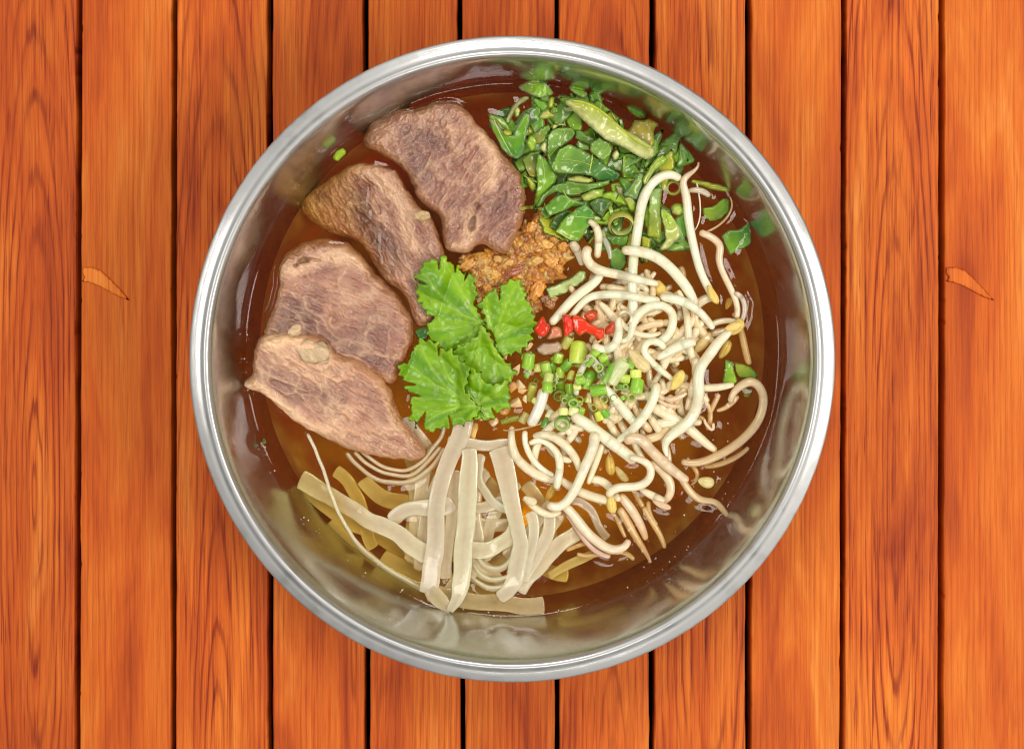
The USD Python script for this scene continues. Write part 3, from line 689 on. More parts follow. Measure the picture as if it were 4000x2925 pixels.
def bits(lst, group, label, tones, flat=.6, name='garlic_piece', cat='fried garlic', labels=None):
    for i, (tg, x, y, w, h, ang) in enumerate(lst):
        s = CROP[tg][2]
        q = C(tg, [(x, y)])
        zb = float(look(W(q, ZS + .002))[0])
        zb = max(zb, ZS)
        c = (*W(q, zb)[0], zb + M(min(w, h) / s) * flat * .25)
        ax_ = np.array((M(w / s) / 2, M(h / s) / 2, M(min(w, h) / s) * flat / 2))
        if flat > .7:
            g_ = np.random.default_rng(int(x + y)); u_ = g_.normal(size=(16, 3)); u_ /= np.abs(u_).max(1, keepdims=True)
            hm = trimesh.convex.convex_hull(u_ * g_.uniform(.8, 1.1, (16, 1))).subdivide().subdivide()
            a_ = -math.radians(ang + g_.uniform(-40, 40)); hv = np.array(hm.vertices) * ax_ * .95
            hv = hv * (1 + .16 * (fbm(hv * 700, 2, i) - .5))[:, None]
            b = (hv @ np.array([[math.cos(a_), math.sin(a_), 0], [-math.sin(a_), math.cos(a_), 0], [0, 0, 1]]) + c, np.array(hm.faces))
        else:
            b = blob(c, ax_, -math.radians(ang), RNG.uniform(-.3, .3), seed=i * 3 + int(x), rough=.5, sub=3, freq=1.9)
        k = .85 + .4 * fbm(b[0] * 900, 2, i)[:, None]
        single(name, labels[i] if labels else label, cat, b, M_GARLIC, np.clip(hexc(tones[i % len(tones)]) * k, 0, .9), group=None if labels else group)
        press_mesh(b, .0005)
bits([('G', 1640, 770, 260, 190, 30), ('G', 1420, 810, 220, 120, -15), ('G', 1580, 560, 220, 130, 20), ('G', 1300, 620, 150, 110, 60), ('G', 1830, 600, 150, 110, -40), ('G', 1380, 330, 170, 120, -50), ('G', 740, 940, 150, 120, 20),
      ('G', 860, 1000, 170, 130, 60), ('G', 580, 1080, 210, 110, 65), ('G', 760, 1210, 120, 110, 30), ('G', 1200, 1030, 130, 90, 0), ('G', 620, 1340, 130, 100, 40), ('G', 680, 1450, 120, 90, 60), ('G', 1480, 640, 150, 100, 0), ('G', 1760, 900, 130, 90, 30),
      ('G', 470, 860, 240, 120, -30), ('G', 900, 780, 120, 90, 10), ('G', 1060, 830, 130, 80, -20), ('G', 1500, 480, 130, 100, 40), ('G', 1700, 480, 120, 90, -20)],
     'crisp golden garlic bits on the fried garlic heap', 'crisp golden bit of fried garlic lying on the garlic heap', ['dd9440', 'd6a052', 'e2a54e', 'c98436', 'd98f35'])
bits([('G', 1450, 1230, 290, 160, -62), ('G', 1130, 960, 300, 110, -32), ('G', 440, 1225 - 0, 20, 20, 0)][:2], None, None, ['d8882e', 'a04e2a'], labels=['pointed orange garlic flake next to the pale green leaf strip', 'dark reddish brown strip of fried garlic across the heap'])
bits([('G', 1640, 1420, 170, 120, 20), ('G', 1560, 1350, 120, 100, 50), ('G', 1700, 1330, 130, 90, 0), ('G', 1420, 1500, 140, 110, 20), ('G', 1350, 1580, 130, 100, 0), ('G', 1310, 1330, 120, 90, 40)], 'brown garlic crumbs above the chili', 'brown garlic crumb in the shadowy strip above the red chili', ['a8703e', '8f5a34', 'b57e48'])
bits([('6', 1075, 905, 70, 60, 30), ('6', 1165, 1010, 70, 120, 20), ('6', 1135, 1150, 85, 80, 0), ('6', 1215, 1120, 95, 110, 10), ('6', 1225, 1190, 80, 60, 30), ('6', 1165, 1280, 120, 100, 30), ('6', 1075, 1345, 100, 80, 10), ('6', 990, 1440, 90, 90, 0),
      ('6', 930, 1400, 70, 70, 0), ('6', 1265, 830, 60, 90, 20), ('6', 1110, 1070, 70, 60, 0), ('6', 1250, 1255, 60, 70, 0), ('6', 890, 1400, 50, 60, 0)], 'pale garlic cubes beside the coriander', 'pale golden cube of fried garlic at the right edge of the coriander', ['dfa968', 'e4b880', 'd99a58', 'e8c490'], flat=.8)
bits([('6', 828, 1492, 120, 140, 35)], None, None, ['d9a45a'], flat=.8, labels=['round golden fried garlic clove half on the noodles, below the coriander'])

# ------------------------------------------------------------------ chopped greens
TG = {'k': '628c30', 'K': '7ca83e', 'b': '86b816', 'B': 'a0c828', 'p': 'c8ce70', 'P': 'd8dc96', 'y': 'b2b626', 'o': '8e8424', 'd': '3f681f', 'g': '9c986a', 'm': '68a02a'}
def leafy(label, tagc, pts, tone, lift=.35, half=.00013, tone2=None, axis=None, vein=(), vein_tone='a8bd4e', curl=0.0, tilt=(0, 0), group=None, zmin=.0003, rim='9fbf5a', name='green_leaf_piece', cat='chopped greens', matl=None, wob=.0006, rimw=.0005, seed=None, step=.0008, R=.00022):
    seed = seed or (len(label) * 7 + len(pts)) % 97
    if tagc == '2' and len(pts) > 40:
        p_ = C('2', pts); p_ = p_.mean(0) + (p_ - p_.mean(0)) * 1.07; tg_, pp_ = 'S', p_
    else: tg_, pp_ = tagc, pts
    mesh, xy, dep, top, ring = drape(tg_, pp_, None, lift / 1000, half, R, step, seed, wob=wob, curl=curl, zmin=zmin, tilt=tilt)
    v, f = mesh
    c = np.tile(hexc(TG.get(tone, tone)), (len(v), 1))
    if tone2:
        a, b = W(C(tagc, axis), ZS)
        t = np.clip(((xy - a) @ (b - a)) / ((b - a) @ (b - a)) + .25 * (fbm(np.c_[xy * 500, 0 * xy[:, 0]], 2, seed) - .5), 0, 1)[:, None]
        c = c * (1 - t) + hexc(TG.get(tone2, tone2)) * t
    c = c * (.80 + .4 * fbm(np.c_[xy * 170, np.full(len(xy), seed)], 3, seed + 3))[:, None]
    e = np.clip(1 - dep / rimw, 0, 1)[:, None] * .55
    c = c * (1 - e) + hexc(rim) * e
    c = np.where(top[:, None], c, c * .8)
    press_mesh(mesh, .0006)
    root = thing(name, label, cat, (*xy.mean(0), v[:, 2].min()), group) if len(vein) else None
    if root is None:
        single(name, label, cat, mesh, matl or M_LEAF, np.clip(c, 0, .9), group=group)
    else:
        part(root, 'blade', mesh, matl or M_LEAF, np.clip(c, 0, .9))
        for q, wv in vein:
            ln = resample(curve(W(C(tagc, q), ZS + .002), 24), .0007)
            tp = xy[top]; zt = v[top][:, 2]
            d = ((ln[:, None] - tp[None]) ** 2).sum(-1)
            z = zt[d.argmin(1)]
            p = np.c_[ln, ndimage.gaussian_filter1d(z, 1.5, mode='nearest')]
            m_, al = tube_mesh(p, np.full(len(p), M(wv / CROP[tagc][2]) / 2) * np.linspace(1.1, .6, len(p)), 7)
            part(root, 'vein', m_, matl or M_LEAF, hexc(vein_tone))

# scraps sunk between the larger pieces
SCR = 'dark leaf scraps sunk between the larger greens'
zone = Polygon(C('2', '60,480 260,260 520,180 760,250 1000,430 1260,460 1420,640 1460,880 1480,1250 1380,1480 1080,1500 760,1300 520,1280 330,1080 260,760'))
k = 0
while k < 92:
    q = RNG.uniform(zone.bounds[:2], zone.bounds[2:])
    if not zone.contains(Point(q)): continue
    a = RNG.uniform(0, 6.28); l, w = RNG.uniform(46, 112), RNG.uniform(24, 48)
    n_ = RNG.integers(4, 7)
    th = np.sort(RNG.uniform(0, 6.28, n_)) if n_ > 5 else np.linspace(0, 6.28, n_, endpoint=False) + RNG.uniform(-.3, .3, n_)
    pp = np.c_[np.cos(th) * l, np.sin(th) * w] @ np.array([[math.cos(a), math.sin(a)], [-math.sin(a), math.cos(a)]]) + q
    hull = MultiPoint(pp).convex_hull
    if hull.geom_type == 'Polygon' and hull.area > 700:
        cn_ = ['deep green', 'mid green', 'bright green', 'pale blue green', 'darkest green', 'lime green', 'mid green', 'yellow green', 'deep green'][k % 9]
        leafy(f'{cn_} scrap of leaf tucked between the larger chopped leaves', 'S', list(map(tuple, np.array(hull.exterior.coords)[:-1])), ['k', 'm', 'b', 'K', 'd', 'B', 'm', 'y', 'k'][k % 9], lift=.2, group=f'{cn_} leaf scraps between the larger greens', zmin=-.0010 + .0005 * (k % 5), seed=k + 3, tilt=tuple(RNG.uniform(-.25, .25, 2)), step=.001)
    k += 1
CURLS = 'thin green scallion shreds curled among the leaves'
for i in range(34):
    q = None
    while q is None or not zone.contains(Point(q)): q = RNG.uniform(zone.bounds[:2], zone.bounds[2:])
    a = RNG.uniform(0, 6.28); L = RNG.uniform(40, 90); bend = RNG.uniform(-1.4, 1.4)
    t = np.linspace(-.5, .5, 9)
    ang = a + bend * t
    pts = q + np.c_[np.cumsum(np.cos(ang)), np.cumsum(np.sin(ang))] * L / 9 - 4
    px = curve(pts, 40); zz = rest(px, .0008, ZS - .0008, ZS + .006, .8, 2)
    p = resample(np.c_[W(px, zz), zz], .0008)
    m_, al = ribbon_mesh(p, M(RNG.uniform(9, 17)), .00045, RNG.uniform(.2, 1.3) * RNG.choice([-1, 1]), cup=.06)
    single('green_shred', 'thin curled green shred wedged between the chopped leaves', 'chopped greens', m_, M_LEAF, hexc(['6d9a2a', '8fae3c', 'b5c06a', '4c8a26', '9a9a30'][i % 5]), group=CURLS)
    press_mesh(m_, .0006)

leafy('dull brownish green tube of leaf curling beside the largest meat slice', '2', '60,480 20,405 40,390 110,455 165,520 190,548 150,560 100,540', 'o', lift=.2)
leafy('grey green translucent scallion tube bent over the dark broth, far left of the greens', '2', '140,440 165,385 195,325 240,275 290,248 345,262 300,285 245,318 205,385 172,452', 'g', lift=.4, half=.0006)
leafy('bright green leaf folded into a V beside the largest meat slice', '2', '22,412 70,440 120,495 165,540 205,538 235,470 275,400 320,360 322,420 300,520 285,610 270,680 232,712 175,692 122,640 70,530', 'b', lift=.9, tone2='4a8c18', axis='60,450 230,690', vein=[('60,430 120,560 200,700', 9)], vein_tone='cfd8b0', rim='c8d8b8')
leafy('pale yellow green crumb lodged in the fold of the V-shaped leaf', '2', '128,510 160,495 195,510 200,540 165,552 132,545', 'y', lift=.6, half=.0007)
leafy('tiny pale green stem bit at the far left of the greens', '2', '212,345 240,328 262,355 255,400 228,424 210,395', 'p', lift=.5, half=.0007)
leafy('pale yellow stem bits clustered above the large round-cornered leaf', '2', '398,412 425,362 470,340 520,385 505,410 440,420', 'p', lift=.6, half=.0008, tone2='y', axis='420,360 510,420')
leafy('narrow pale stem bit just above the large round-cornered leaf', '2', '500,470 535,425 555,450 525,500 500,505', 'p', lift=.6, half=.0008)
leafy('glossy bright green leaf at the top edge of the broth', '2', '248,172 310,142 345,122 400,124 440,148 475,176 508,224 470,246 400,252 335,228 275,202', 'b', lift=1.2, curl=-.12, tone2='7a8a22', axis='420,190 260,180', rim='cfe0b0', rimw=.0009)
leafy('smaller glossy green leaf right of the one at the top edge', '2', '632,172 672,142 715,158 742,192 772,236 735,262 690,238 645,205', 'b', lift=1.0, curl=-.1, rim='cfe0b0', rimw=.0009)
leafy('dark pointed green leaf behind the long pale stem slice, against the bowl wall', '2', '1040,278 1066,250 1130,298 1182,352 1222,420 1140,402 1078,352', 'm', lift=.8)
leafy('thin curled brown-green ring strip above the long pale stem slice', '2', '512,305 522,255 560,228 600,236 632,262 598,270 565,258 540,280 540,330 520,330', 'o', lift=.8, half=.0005)
leafy('short curl of yellow stem left of the thin ring strip', '2', '470,300 490,255 515,240 512,290 500,340 520,390 495,370 474,335', 'y', lift=.7, half=.0005)
leafy('olive leaf piece partly under broth, left of the large round-cornered leaf', '2', '318,562 400,500 470,460 484,500 470,560 405,610 350,600', 'o', lift=.2, tone2='m', axis='330,580 470,470')
leafy('small bright green diamond-shaped leaf near the largest meat slice', '2', '300,600 340,528 392,580 372,648 332,668', 'B', lift=.9)
leafy('pale green triangular stem piece left of the large round-cornered leaf', '2', '388,650 440,590 470,595 456,690 405,645', 'P', lift=.7, half=.0007)
leafy('dark olive leaf touching the right edge of the largest meat slice', '2', '272,722 340,680 402,662 400,760 380,860 330,852 290,772', 'o', lift=.4, tone2='k', axis='330,850 370,680')
leafy('yellow sliver of leaf beside the right edge of the largest meat slice', '2', '280,800 330,860 382,925 350,985 308,900', 'y', lift=.7)
leafy('folded mid green leaf pointing down, left of the centre of the greens', '2', '392,690 440,722 490,770 530,862 500,932 452,992 402,1062 352,1118 372,1000 392,900 372,800', 'm', lift=1.1, tone2='b', axis='400,700 400,1060', vein=[('420,720 440,860 380,1060', 7)])
leafy('pale olive stem chip below the large veined leaf', '2', '620,870 700,845 790,870 830,885 760,912 640,905', 'p', lift=.4, half=.0006)
leafy('dark scrap of leaf under the notch of the large leaves', '2', '680,500 740,520 822,572 800,622 720,592 670,560', 'k', lift=.5)
leafy('large dark green leaf with rounded corners in the middle of the greens', '2', '470,545 500,510 580,490 640,490 668,530 640,580 602,610 562,645 540,700 545,820 505,790 472,740 462,650', 'K', lift=1.4, tone2='k', axis='480,520 560,760', vein=[('600,500 560,600 480,700', 6)], rim='8cba5a')
leafy('largest leaf with a yellow midrib across it, in the middle of the greens', '2', '538,700 560,652 640,620 690,640 760,672 802,692 860,740 930,790 1000,830 982,872 900,890 840,880 790,842 700,832 600,830 530,822 500,780', 'K', lift=1.5, tone2='2e7038', axis='560,680 980,860', vein=[('808,690 795,760 775,842', 15), ('795,770 700,740 560,730', 5), ('800,740 880,800 960,850', 5)], vein_tone='b9cc3a', rim='8cba5a')
leafy('small green leaf square right of the leaf notch', '2', '660,602 720,592 782,622 780,662 702,652', 'K', lift=1.4, rim='8cba5a')
leafy('four-sided green leaf between the largest leaf and the long pale stem', '2', '800,602 860,562 930,600 952,640 932,690 892,740 842,702 790,662', 'K', lift=1.5, vein=[('930,600 900,660 850,700', 6)], rim='a9c860')
leafy('tiny pale bud-shaped stem bit under the long pale stem slice', '2', '950,690 985,650 1008,680 1000,720 965,735', 'P', lift=.9, half=.0008)
leafy('dark green pointed strip hanging below the end of the long pale stem slice', '2', '1268,560 1298,600 1300,690 1250,755 1190,800 1205,740 1240,690', 'm', lift=.8, vein=[('1285,580 1275,670 1205,780', 6)])
leafy('olive yellow inner leaf lying against the long pale stem slice', '2', '900,380 1000,460 1060,520 1110,470 1110,428 1190,432 1230,420 1290,460 1262,512 1262,610 1240,640 1150,580 1040,520 960,450', 'a39a30', lift=1.5, tone2='8a6a1c', axis='1260,560 950,400', half=.0006)
leafy('long pale green stem slice, widest of all the greens, near the bowl wall', '2', '598,300 660,275 742,280 822,312 900,372 962,430 1040,500 1110,535 1230,612 1258,642 1247,692 1200,716 1140,690 1060,640 980,602 900,570 842,522 800,482 700,392 640,332', 'P', lift=2.2, half=.0011, R=.0014, tone2='a9b81e', axis='860,520 930,400', vein=[('660,285 800,320 930,410 1050,520 1240,640', 18)], vein_tone='b7c41c', rim='dfe4ae')
leafy('long dark green leaf curving below the largest leaf', '2', '360,1102 440,992 520,922 620,892 760,912 880,892 982,872 900,922 802,952 720,992 620,1010 542,972 472,1002 422,1072', 'k', lift=1.2, tone2='K', axis='420,1050 900,900', rim='7fae5e')
leafy('pale yellow green triangular piece under the long dark leaf', '2', '720,1000 800,960 885,950 880,1010 800,1035 740,1045', 'p', lift=.6, half=.0006, tone2='B', axis='740,1020 880,980')
leafy('dark green triangular leaf right of the pale triangular piece', '2', '780,1072 842,1012 962,1040 900,1120 880,1162 822,1122', 'd', lift=.6)
leafy('blue green leaf folded over at the lower left of the greens', '2', '450,1082 520,1012 580,992 640,1022 732,1052 745,1082 640,1092 560,1122 480,1152', 'm', lift=1.3, rim='a9cc7a', vein=[('585,960 610,1010 720,1055', 8)])
leafy('dark green underside of the folded leaf next to the garlic', '2', '480,1232 520,1152 622,1110 662,1130 582,1202 540,1262', 'd', lift=.7)
leafy('bright green leaf with a pale vein overlapping the fried garlic', '2', '530,1272 580,1192 682,1102 742,1072 802,1122 822,1172 762,1242 722,1312 690,1352 602,1312', 'b', lift=1.8, tone2='4a9030', axis='560,1280 780,1110', vein=[('535,1265 600,1305 640,1330', 12), ('640,1150 720,1160 815,1165', 6)], vein_tone='c8d870', rim='b7d47a')
leafy('pair of grey green leaf scraps above the bean sprouts', '2', '970,912 1032,932 1042,1002 992,992', 'g', lift=.8)
leafy('narrow bright green leaf curving up toward the long pale stem slice', '2', '1030,1002 1082,942 1140,862 1192,762 1182,880 1162,962 1130,1032 1080,1000', 'b', lift=1.5, tone2='k', axis='1180,780 1080,1000', rim='d0dcc0')
leafy('pale green striped stem piece left of the arching bean sprout', '2', '1190,872 1212,832 1262,742 1320,692 1372,732 1332,772 1272,812 1232,882 1200,932', 'p', lift=1.3, half=.0007, tone2='B', axis='1200,900 1350,720', vein=[('1330,700 1260,790 1205,900', 8)])
leafy('small pale leaf triangle under the narrow curving leaf', '2', '1040,1022 1090,1002 1132,1052 1130,1122 1092,1110', 'p', lift=.9, tone2='B', axis='1100,1010 1110,1110')
leafy('dark blue green leaf right of the sprout root tip near the wall', '2', '1470,580 1512,632 1560,682 1582,742 1500,772 1440,790 1462,700', 'k', lift=.8, tone2='m', axis='1480,620 1550,760')
leafy('long thin yellow green strip floating by the right wall', '2', '1540,872 1640,890 1760,912 1852,952 1820,968 1700,952 1550,902', 'y', lift=.5, half=.0005)
leafy('yellow green leaf rectangle floating near the right wall', '2', '1640,1092 1722,1080 1790,1022 1832,1032 1832,1130 1762,1182 1690,1192 1642,1152', '86a012', lift=.8, tone2='5f8f14', axis='1640,1150 1830,1060', rim='b9c860')
leafy('green leaf square touching the right wall of the bowl', '2', '1780,1302 1832,1262 1902,1262 1982,1202 1996,1362 1900,1402 1842,1442 1802,1372', 'b', lift=1.0, tone2='3a7a18', axis='1800,1380 1980,1250', rim='b9d890')
leafy('upright pale green leaf strip between the arching sprout and the ring', '2', '1240,972 1332,942 1322,1082 1322,1322 1222,1292 1232,1122', '8fb060', lift=1.3, tone2='97a818', axis='1310,1000 1220,1250', half=.0005)
leafy('bright leaf with a curved pale edge under the two upright sprouts', '2', '1330,1092 1400,1152 1462,1232 1462,1302 1382,1392 1300,1420 1360,1330 1350,1240 1322,1152', 'B', lift=1.0, tone2='p', axis='1340,1120 1440,1330', rim='d8e0b8', vein=[('1340,1110 1390,1220 1390,1370', 8)])
leafy('yellow leaf bit at the foot of the upright leaf strip', '2', '1180,1302 1250,1322 1242,1412 1172,1392', 'y', lift=.4)
leafy('round dark green leaf by the end of the first level sprout', '2', '930,1422 980,1382 1042,1422 1062,1502 1012,1572 942,1552', 'k', lift=.9, tone2='K', axis='950,1540 1030,1420')
leafy('dark green leaf just above the round one, under the scallion ring', '2', '900,1302 1082,1292 1062,1382 962,1382', 'd', lift=.5, tone2='m', axis='920,1320 1060,1370')
leafy('round glossy pale green bud between the two upright sprouts', '2', '1395,1080 1432,1058 1475,1060 1502,1092 1490,1132 1450,1152 1405,1132', 'p', lift=1.1, half=.0016, R=.0016, tone2='B', axis='1420,1130 1470,1070')
leafy('pale green strip with a dark edge between garlic and sprouts', '3', '440,432 540,402 642,352 702,302 752,300 757,372 692,422 602,472 482,512', 'b9cc86', lift=1.3, half=.0005, rim='7fb030', rimw=.0008)
leafy('mid green leaf floating by the right wall below the large sprout bend', '3', '1780,1152 1800,1040 1800,962 1850,982 1872,1070 1900,1150 1842,1168', 'm', lift=.5, tone2='B', axis='1790,1000 1860,1140')
leafy('yellow green scallion leaf half under broth by the right wall', '3', '1860,990 1930,1000 2000,1022 2062,1092 2020,1132 1950,1120 1905,1110', 'y', lift=.1, zmin=-.0012, tone2='m', axis='1880,1000 2050,1100')
leafy('blurred green scrap sunk in broth inside the large sprout hook', '4', '1930,30 1990,20 2025,60 2000,110 1950,100', 'o', lift=.1, zmin=-.003)
leafy('bright yellow green bit on the broth edge left of the meat', '1', '663,522 688,478 738,455 756,490 704,548 676,542', 'a0c418', lift=.6, half=.0006, rim='c8dc50', zmin=.0006)
leafy('tiny green flake stuck at the left waterline below the meat', '5', '35,360 60,345 78,362 62,388 42,382', '5a9a3a', lift=.8, zmin=.001)

# ------------------------------------------------------------------ coriander
def toothed(px, tooth, seed, every):
    rng = np.random.default_rng(seed)
    p = resample(np.vstack([px, px[:1]]), every * .5)[:-1]
    n = len(p)
    t = np.roll(p, -2, 0) - np.roll(p, 2, 0); t /= np.linalg.norm(t, axis=1, keepdims=True) + 1e-9
    nr = np.c_[t[:, 1], -t[:, 0]] * (1 if Polygon(p).exterior.is_ccw else -1)
    ph = np.cumsum(rng.uniform(.75, 1.25, n)) * every * .5
    lob = np.abs(np.sin(np.cumsum(rng.uniform(.6, 1.4, n)) * every * .5 * math.pi / (every * 7.5) + seed)) ** .45
    p = p + nr * ((1 - 2 * np.abs((ph / (every * 3.4)) % 1 - .5)) * tooth * 2.0 * rng.uniform(.15, 1.7, n).repeat(4)[:n] + (lob - .62) * tooth * .5)[:, None]
    pg_ = Polygon(p).buffer(0); pg_ = pg_ if pg_.geom_type == 'Polygon' else max(pg_.geoms, key=lambda g: g.area)
    p = np.array(pg_.exterior.coords)
    p = resample(np.vstack([p, p[:1]]), every * .5)[:-1]
    n = len(p)
    nxt, prv = np.roll(p, -1, 0), np.roll(p, 1, 0)
    t = nxt - prv; t /= np.linalg.norm(t, axis=1, keepdims=True) + 1e-9
    nr = np.c_[t[:, 1], -t[:, 0]]
    if Polygon(p).exterior.is_ccw is False: nr = -nr
    return p + nr * (np.where(np.arange(n) % 2 == 0, 1, -.55) * tooth * .05 * rng.uniform(.5, 1.3, n))[:, None]
CO = thing('coriander_sprig', 'bright green coriander sprig of lobed leaves lying on the centre of the bowl', 'coriander', (*W(C('6', [(900, 700)])[0], ZS + .006), ZS + .006))
LEAVES = [
    ('620,570 540,560 490,570 450,520 430,470 400,430 385,380 400,330 380,290 420,220 440,160 520,150 575,100 615,170 680,180 700,245 755,260 800,260 825,340 832,420 812,480 822,530 872,600 900,650 880,740 800,800 720,842 640,842 570,832 520,788 480,740 470,690 500,640 560,605', (880, 650), [(590, 140), (440, 250), (780, 300), (420, 420), (500, 700), (620, 820), (760, 820)], .8, (.0, .05)),
    ('1005,868 1020,800 990,722 950,690 942,620 905,500 935,420 1000,388 1080,345 1160,312 1205,355 1225,440 1262,500 1280,590 1303,655 1270,730 1262,785 1192,850 1115,882 1050,890', (985, 800), [(1160, 340), (940, 500), (1250, 520), (1290, 650), (1200, 830), (1090, 870)], 1.6, (.05, .0)),
    ('895,655 960,762 1012,870 1062,940 1112,990 1138,1036 1100,1072 1060,1098 1000,1120 930,1130 890,1082 850,1040 800,985 752,960 702,905 690,850 800,790 872,740', (900, 680), [(1120, 1040), (1000, 1100), (900, 1080), (800, 960), (760, 880)], 1.4, (0, -.03)),
    ('835,1010 900,1090 980,1130 1080,1110 1100,1200 1090,1262 1012,1342 960,1368 872,1360 840,1300 792,1222 772,1160 790,1060', (860, 1310), [(850, 1050), (1060, 1140), (1080, 1230), (990, 1330)], 1.9, (-.04, .0)),
    ('255,958 330,960 345,870 420,785 500,792 560,832 642,862 722,932 792,980 762,1050 744,1130 742,1180 792,1222 862,1305 800,1368 700,1415 560,1440 480,1470 400,1430 345,1372 352,1280 330,1190 300,1090 272,1000', (850, 1310), [(700, 960), (400, 830), (300, 980), (310, 1120), (360, 1260), (450, 1440), (640, 1400), (560, 900)], 1.2, (.03, .02))]
SLITS = {0: ('530,80 566,80 552,250', '660,120 700,130 676,270', '360,270 372,315 470,330', '770,200 790,240 740,330'), 1: ('1000,340 1045,330 1040,480', '1235,390 1215,450 1150,480', '1310,600 1290,640 1200,650'), 2: ('1125,1060 1085,1100 1020,1010',),
         3: ('1110,1180 1105,1220 1000,1215', '1020,1360 990,1370 960,1280'), 4: ('230,1080 250,1130 400,1120', '300,1170 320,1215 430,1215', '360,1450 430,1480 450,1320', '555,1165 632,1204 556,1186', '640,1460 670,1450 620,1330', '540,800 570,800 548,925')}
for i, (pts, base, tips, lift, tilt) in enumerate(LEAVES):
    p6 = Polygon(C('6', pts)).buffer(0).buffer(9 / 2.065)
    pg6 = Polygon(toothed(np.array(p6.exterior.coords)[:-1], 8.0, i + 5, 9.0)).buffer(0).buffer(1.6).buffer(-1.6)
    for wd in SLITS.get(i, ()): pg6 = pg6.difference(Polygon(C('6', wd)).buffer(-2.2).buffer(.8))
    if pg6.geom_type != 'Polygon': pg6 = max(pg6.geoms, key=lambda g: g.area)
    px = np.array(pg6.exterior.coords)[:-1]
    mesh, xy, dep, top, ring = drape('S', px, None, lift / 1000 + .0006, .0002, .0003, .00055, 70 + i, wob=-1, zmin=.004, sm=3.5, tilt=tilt, hug=1.0, grow=11)
    v, f = mesh
    b = W(C('6', [base])[0], ZS + .006)
    d = np.full(len(v), 9.0); lines = []
    for tp in tips:
        e = W(C('6', [tp])[0], ZS + .006)
        m = (b + e) / 2 + np.array([-(e - b)[1], (e - b)[0]]) * RNG.uniform(-.12, .12)
        ln = curve(np.array([b, m, e]), 20); lines.append(ln)
        d = np.minimum(d, shapely.distance(LineString(ln), shapely.points(xy)))
    ang = np.arctan2(xy[:, 1] - b[1], xy[:, 0] - b[0])
    pl_ = fbm(np.c_[np.cos(ang) * 6, np.sin(ang) * 6, np.full(len(xy), i)], 3, i)
    z = v[:, 2] - .00022 * np.exp(-d / .0005) + .0009 * (pl_ - .5) * np.clip(np.linalg.norm(xy - b, axis=1) / .01, 0, 1) + .0019 * (fbm(np.c_[xy * 190, 0 * d], 3, 9 + i) - .5)
    v = np.c_[v[:, :2], z]
    c = hexc('86b80c') * (.78 + .42 * fbm(np.c_[xy * 160, 0 * d], 3, 4 + i))[:, None]
    c = c + (hexc('558f12') - c) * np.clip(pl_ * 2.6 - 1.0, 0, .75)[:, None]
    mvein = np.exp(-d / .00028)[:, None] * .55
    c = c + (hexc('b4d858') - c) * mvein
    e_ = np.clip(1 - dep / .0007, 0, 1)[:, None] * .35
    c = c + (hexc('b8da40') - c) * e_
    c = np.where(top[:, None], c, c * .75)
    lf = part(CO, 'leaflet', (v, f), M_HERB, np.clip(c, 0, .9))
    press_mesh((v, f), .0005)
for pts, w in (('990,735 985,790 1012,870 1005,830', 8), ('780,1200 840,1290 880,1340 915,1400', 12), ('905,660 960,700 985,760', 9)):
    ln = resample(curve(W(C('6', pts), ZS + .008), 30), .0006)
    z = ndimage.gaussian_filter1d(look(ln) + .0002, 2, mode='nearest')
    m_, al = tube_mesh(np.c_[ln, z], np.full(len(ln), M(w / 2.065) / 2), 8)
    part(CO, 'stalk', m_, M_HERB, hexc('a9c65a'))
leafy('small dark coriander lobe peeking out beside the meat, left of the sprig', '6', '340,720 400,690 460,680 475,740 440,790 380,800', '3f8030', lift=.6, name='herb_scrap', cat='coriander')

# ------------------------------------------------------------------ bean sprouts
IV, IV2, PK, RT, YL = 'faeccc', 'f4e0ba', 'e4c4a0', 'b0824c', 'ecc664'
def bean(parent, tg, x, y, ln, wd, ang, zadd=0.0, tone=YL, label=None, cat=None, z=None, fl=.75, group=None):
    s = CROP[tg][2]
    q = C(tg, [(x, y)]); zb = float(np.percentile([look(W(q + [[dx, dy]], ZS + .004))[0] for dx in (-8, 0, 8) for dy in (-8, 0, 8)], 70)) if z is None else ZS + z / 1000
    a, b = M(ln / s) / 2, M(wd / s) / 2
    m = trimesh.creation.icosphere(3, 1.0); v = np.array(m.vertices)
    egg = 1 + .22 * v[:, 0]
    groove = 1 - .22 * np.exp(-(v[:, 1] / .16) ** 2) * (v[:, 2] > 0)
    bow = .16 * (v[:, 0] ** 2)
    w = np.c_[v[:, 0] * a, v[:, 1] * b * egg + bow * b, v[:, 2] * b * fl * groove * egg]
    w = w * (1 + .12 * (fbm(v * 1.8 + x, 2, int(x) % 50) - .5))[:, None]
    A = -math.radians(ang); ca, sa = math.cos(A), math.sin(A)
    w = w @ np.array([[ca, sa, 0], [-sa, ca, 0], [0, 0, 1]])
    c = np.array([*W(q, zb)[0], zb + b * fl * .45 + zadd / 1000])
    w = w + c
    k = .86 + .3 * fbm(w * 500, 2, 3)[:, None]
    col = np.clip(hexc(tone) * k, 0, .9)
    col = col + (hexc('b98440') - col) * np.clip((np.abs(v[:, :1]) - .8) * 3, 0, .6)
    mesh = (w, np.array(m.faces))
    press_mesh(mesh, .0005)
    if parent is None:
        single('bean_half', label, 'bean', mesh, M_BEAN, col, group=group)
    else:
        part(parent, 'bean_head', mesh, M_BEAN, col)

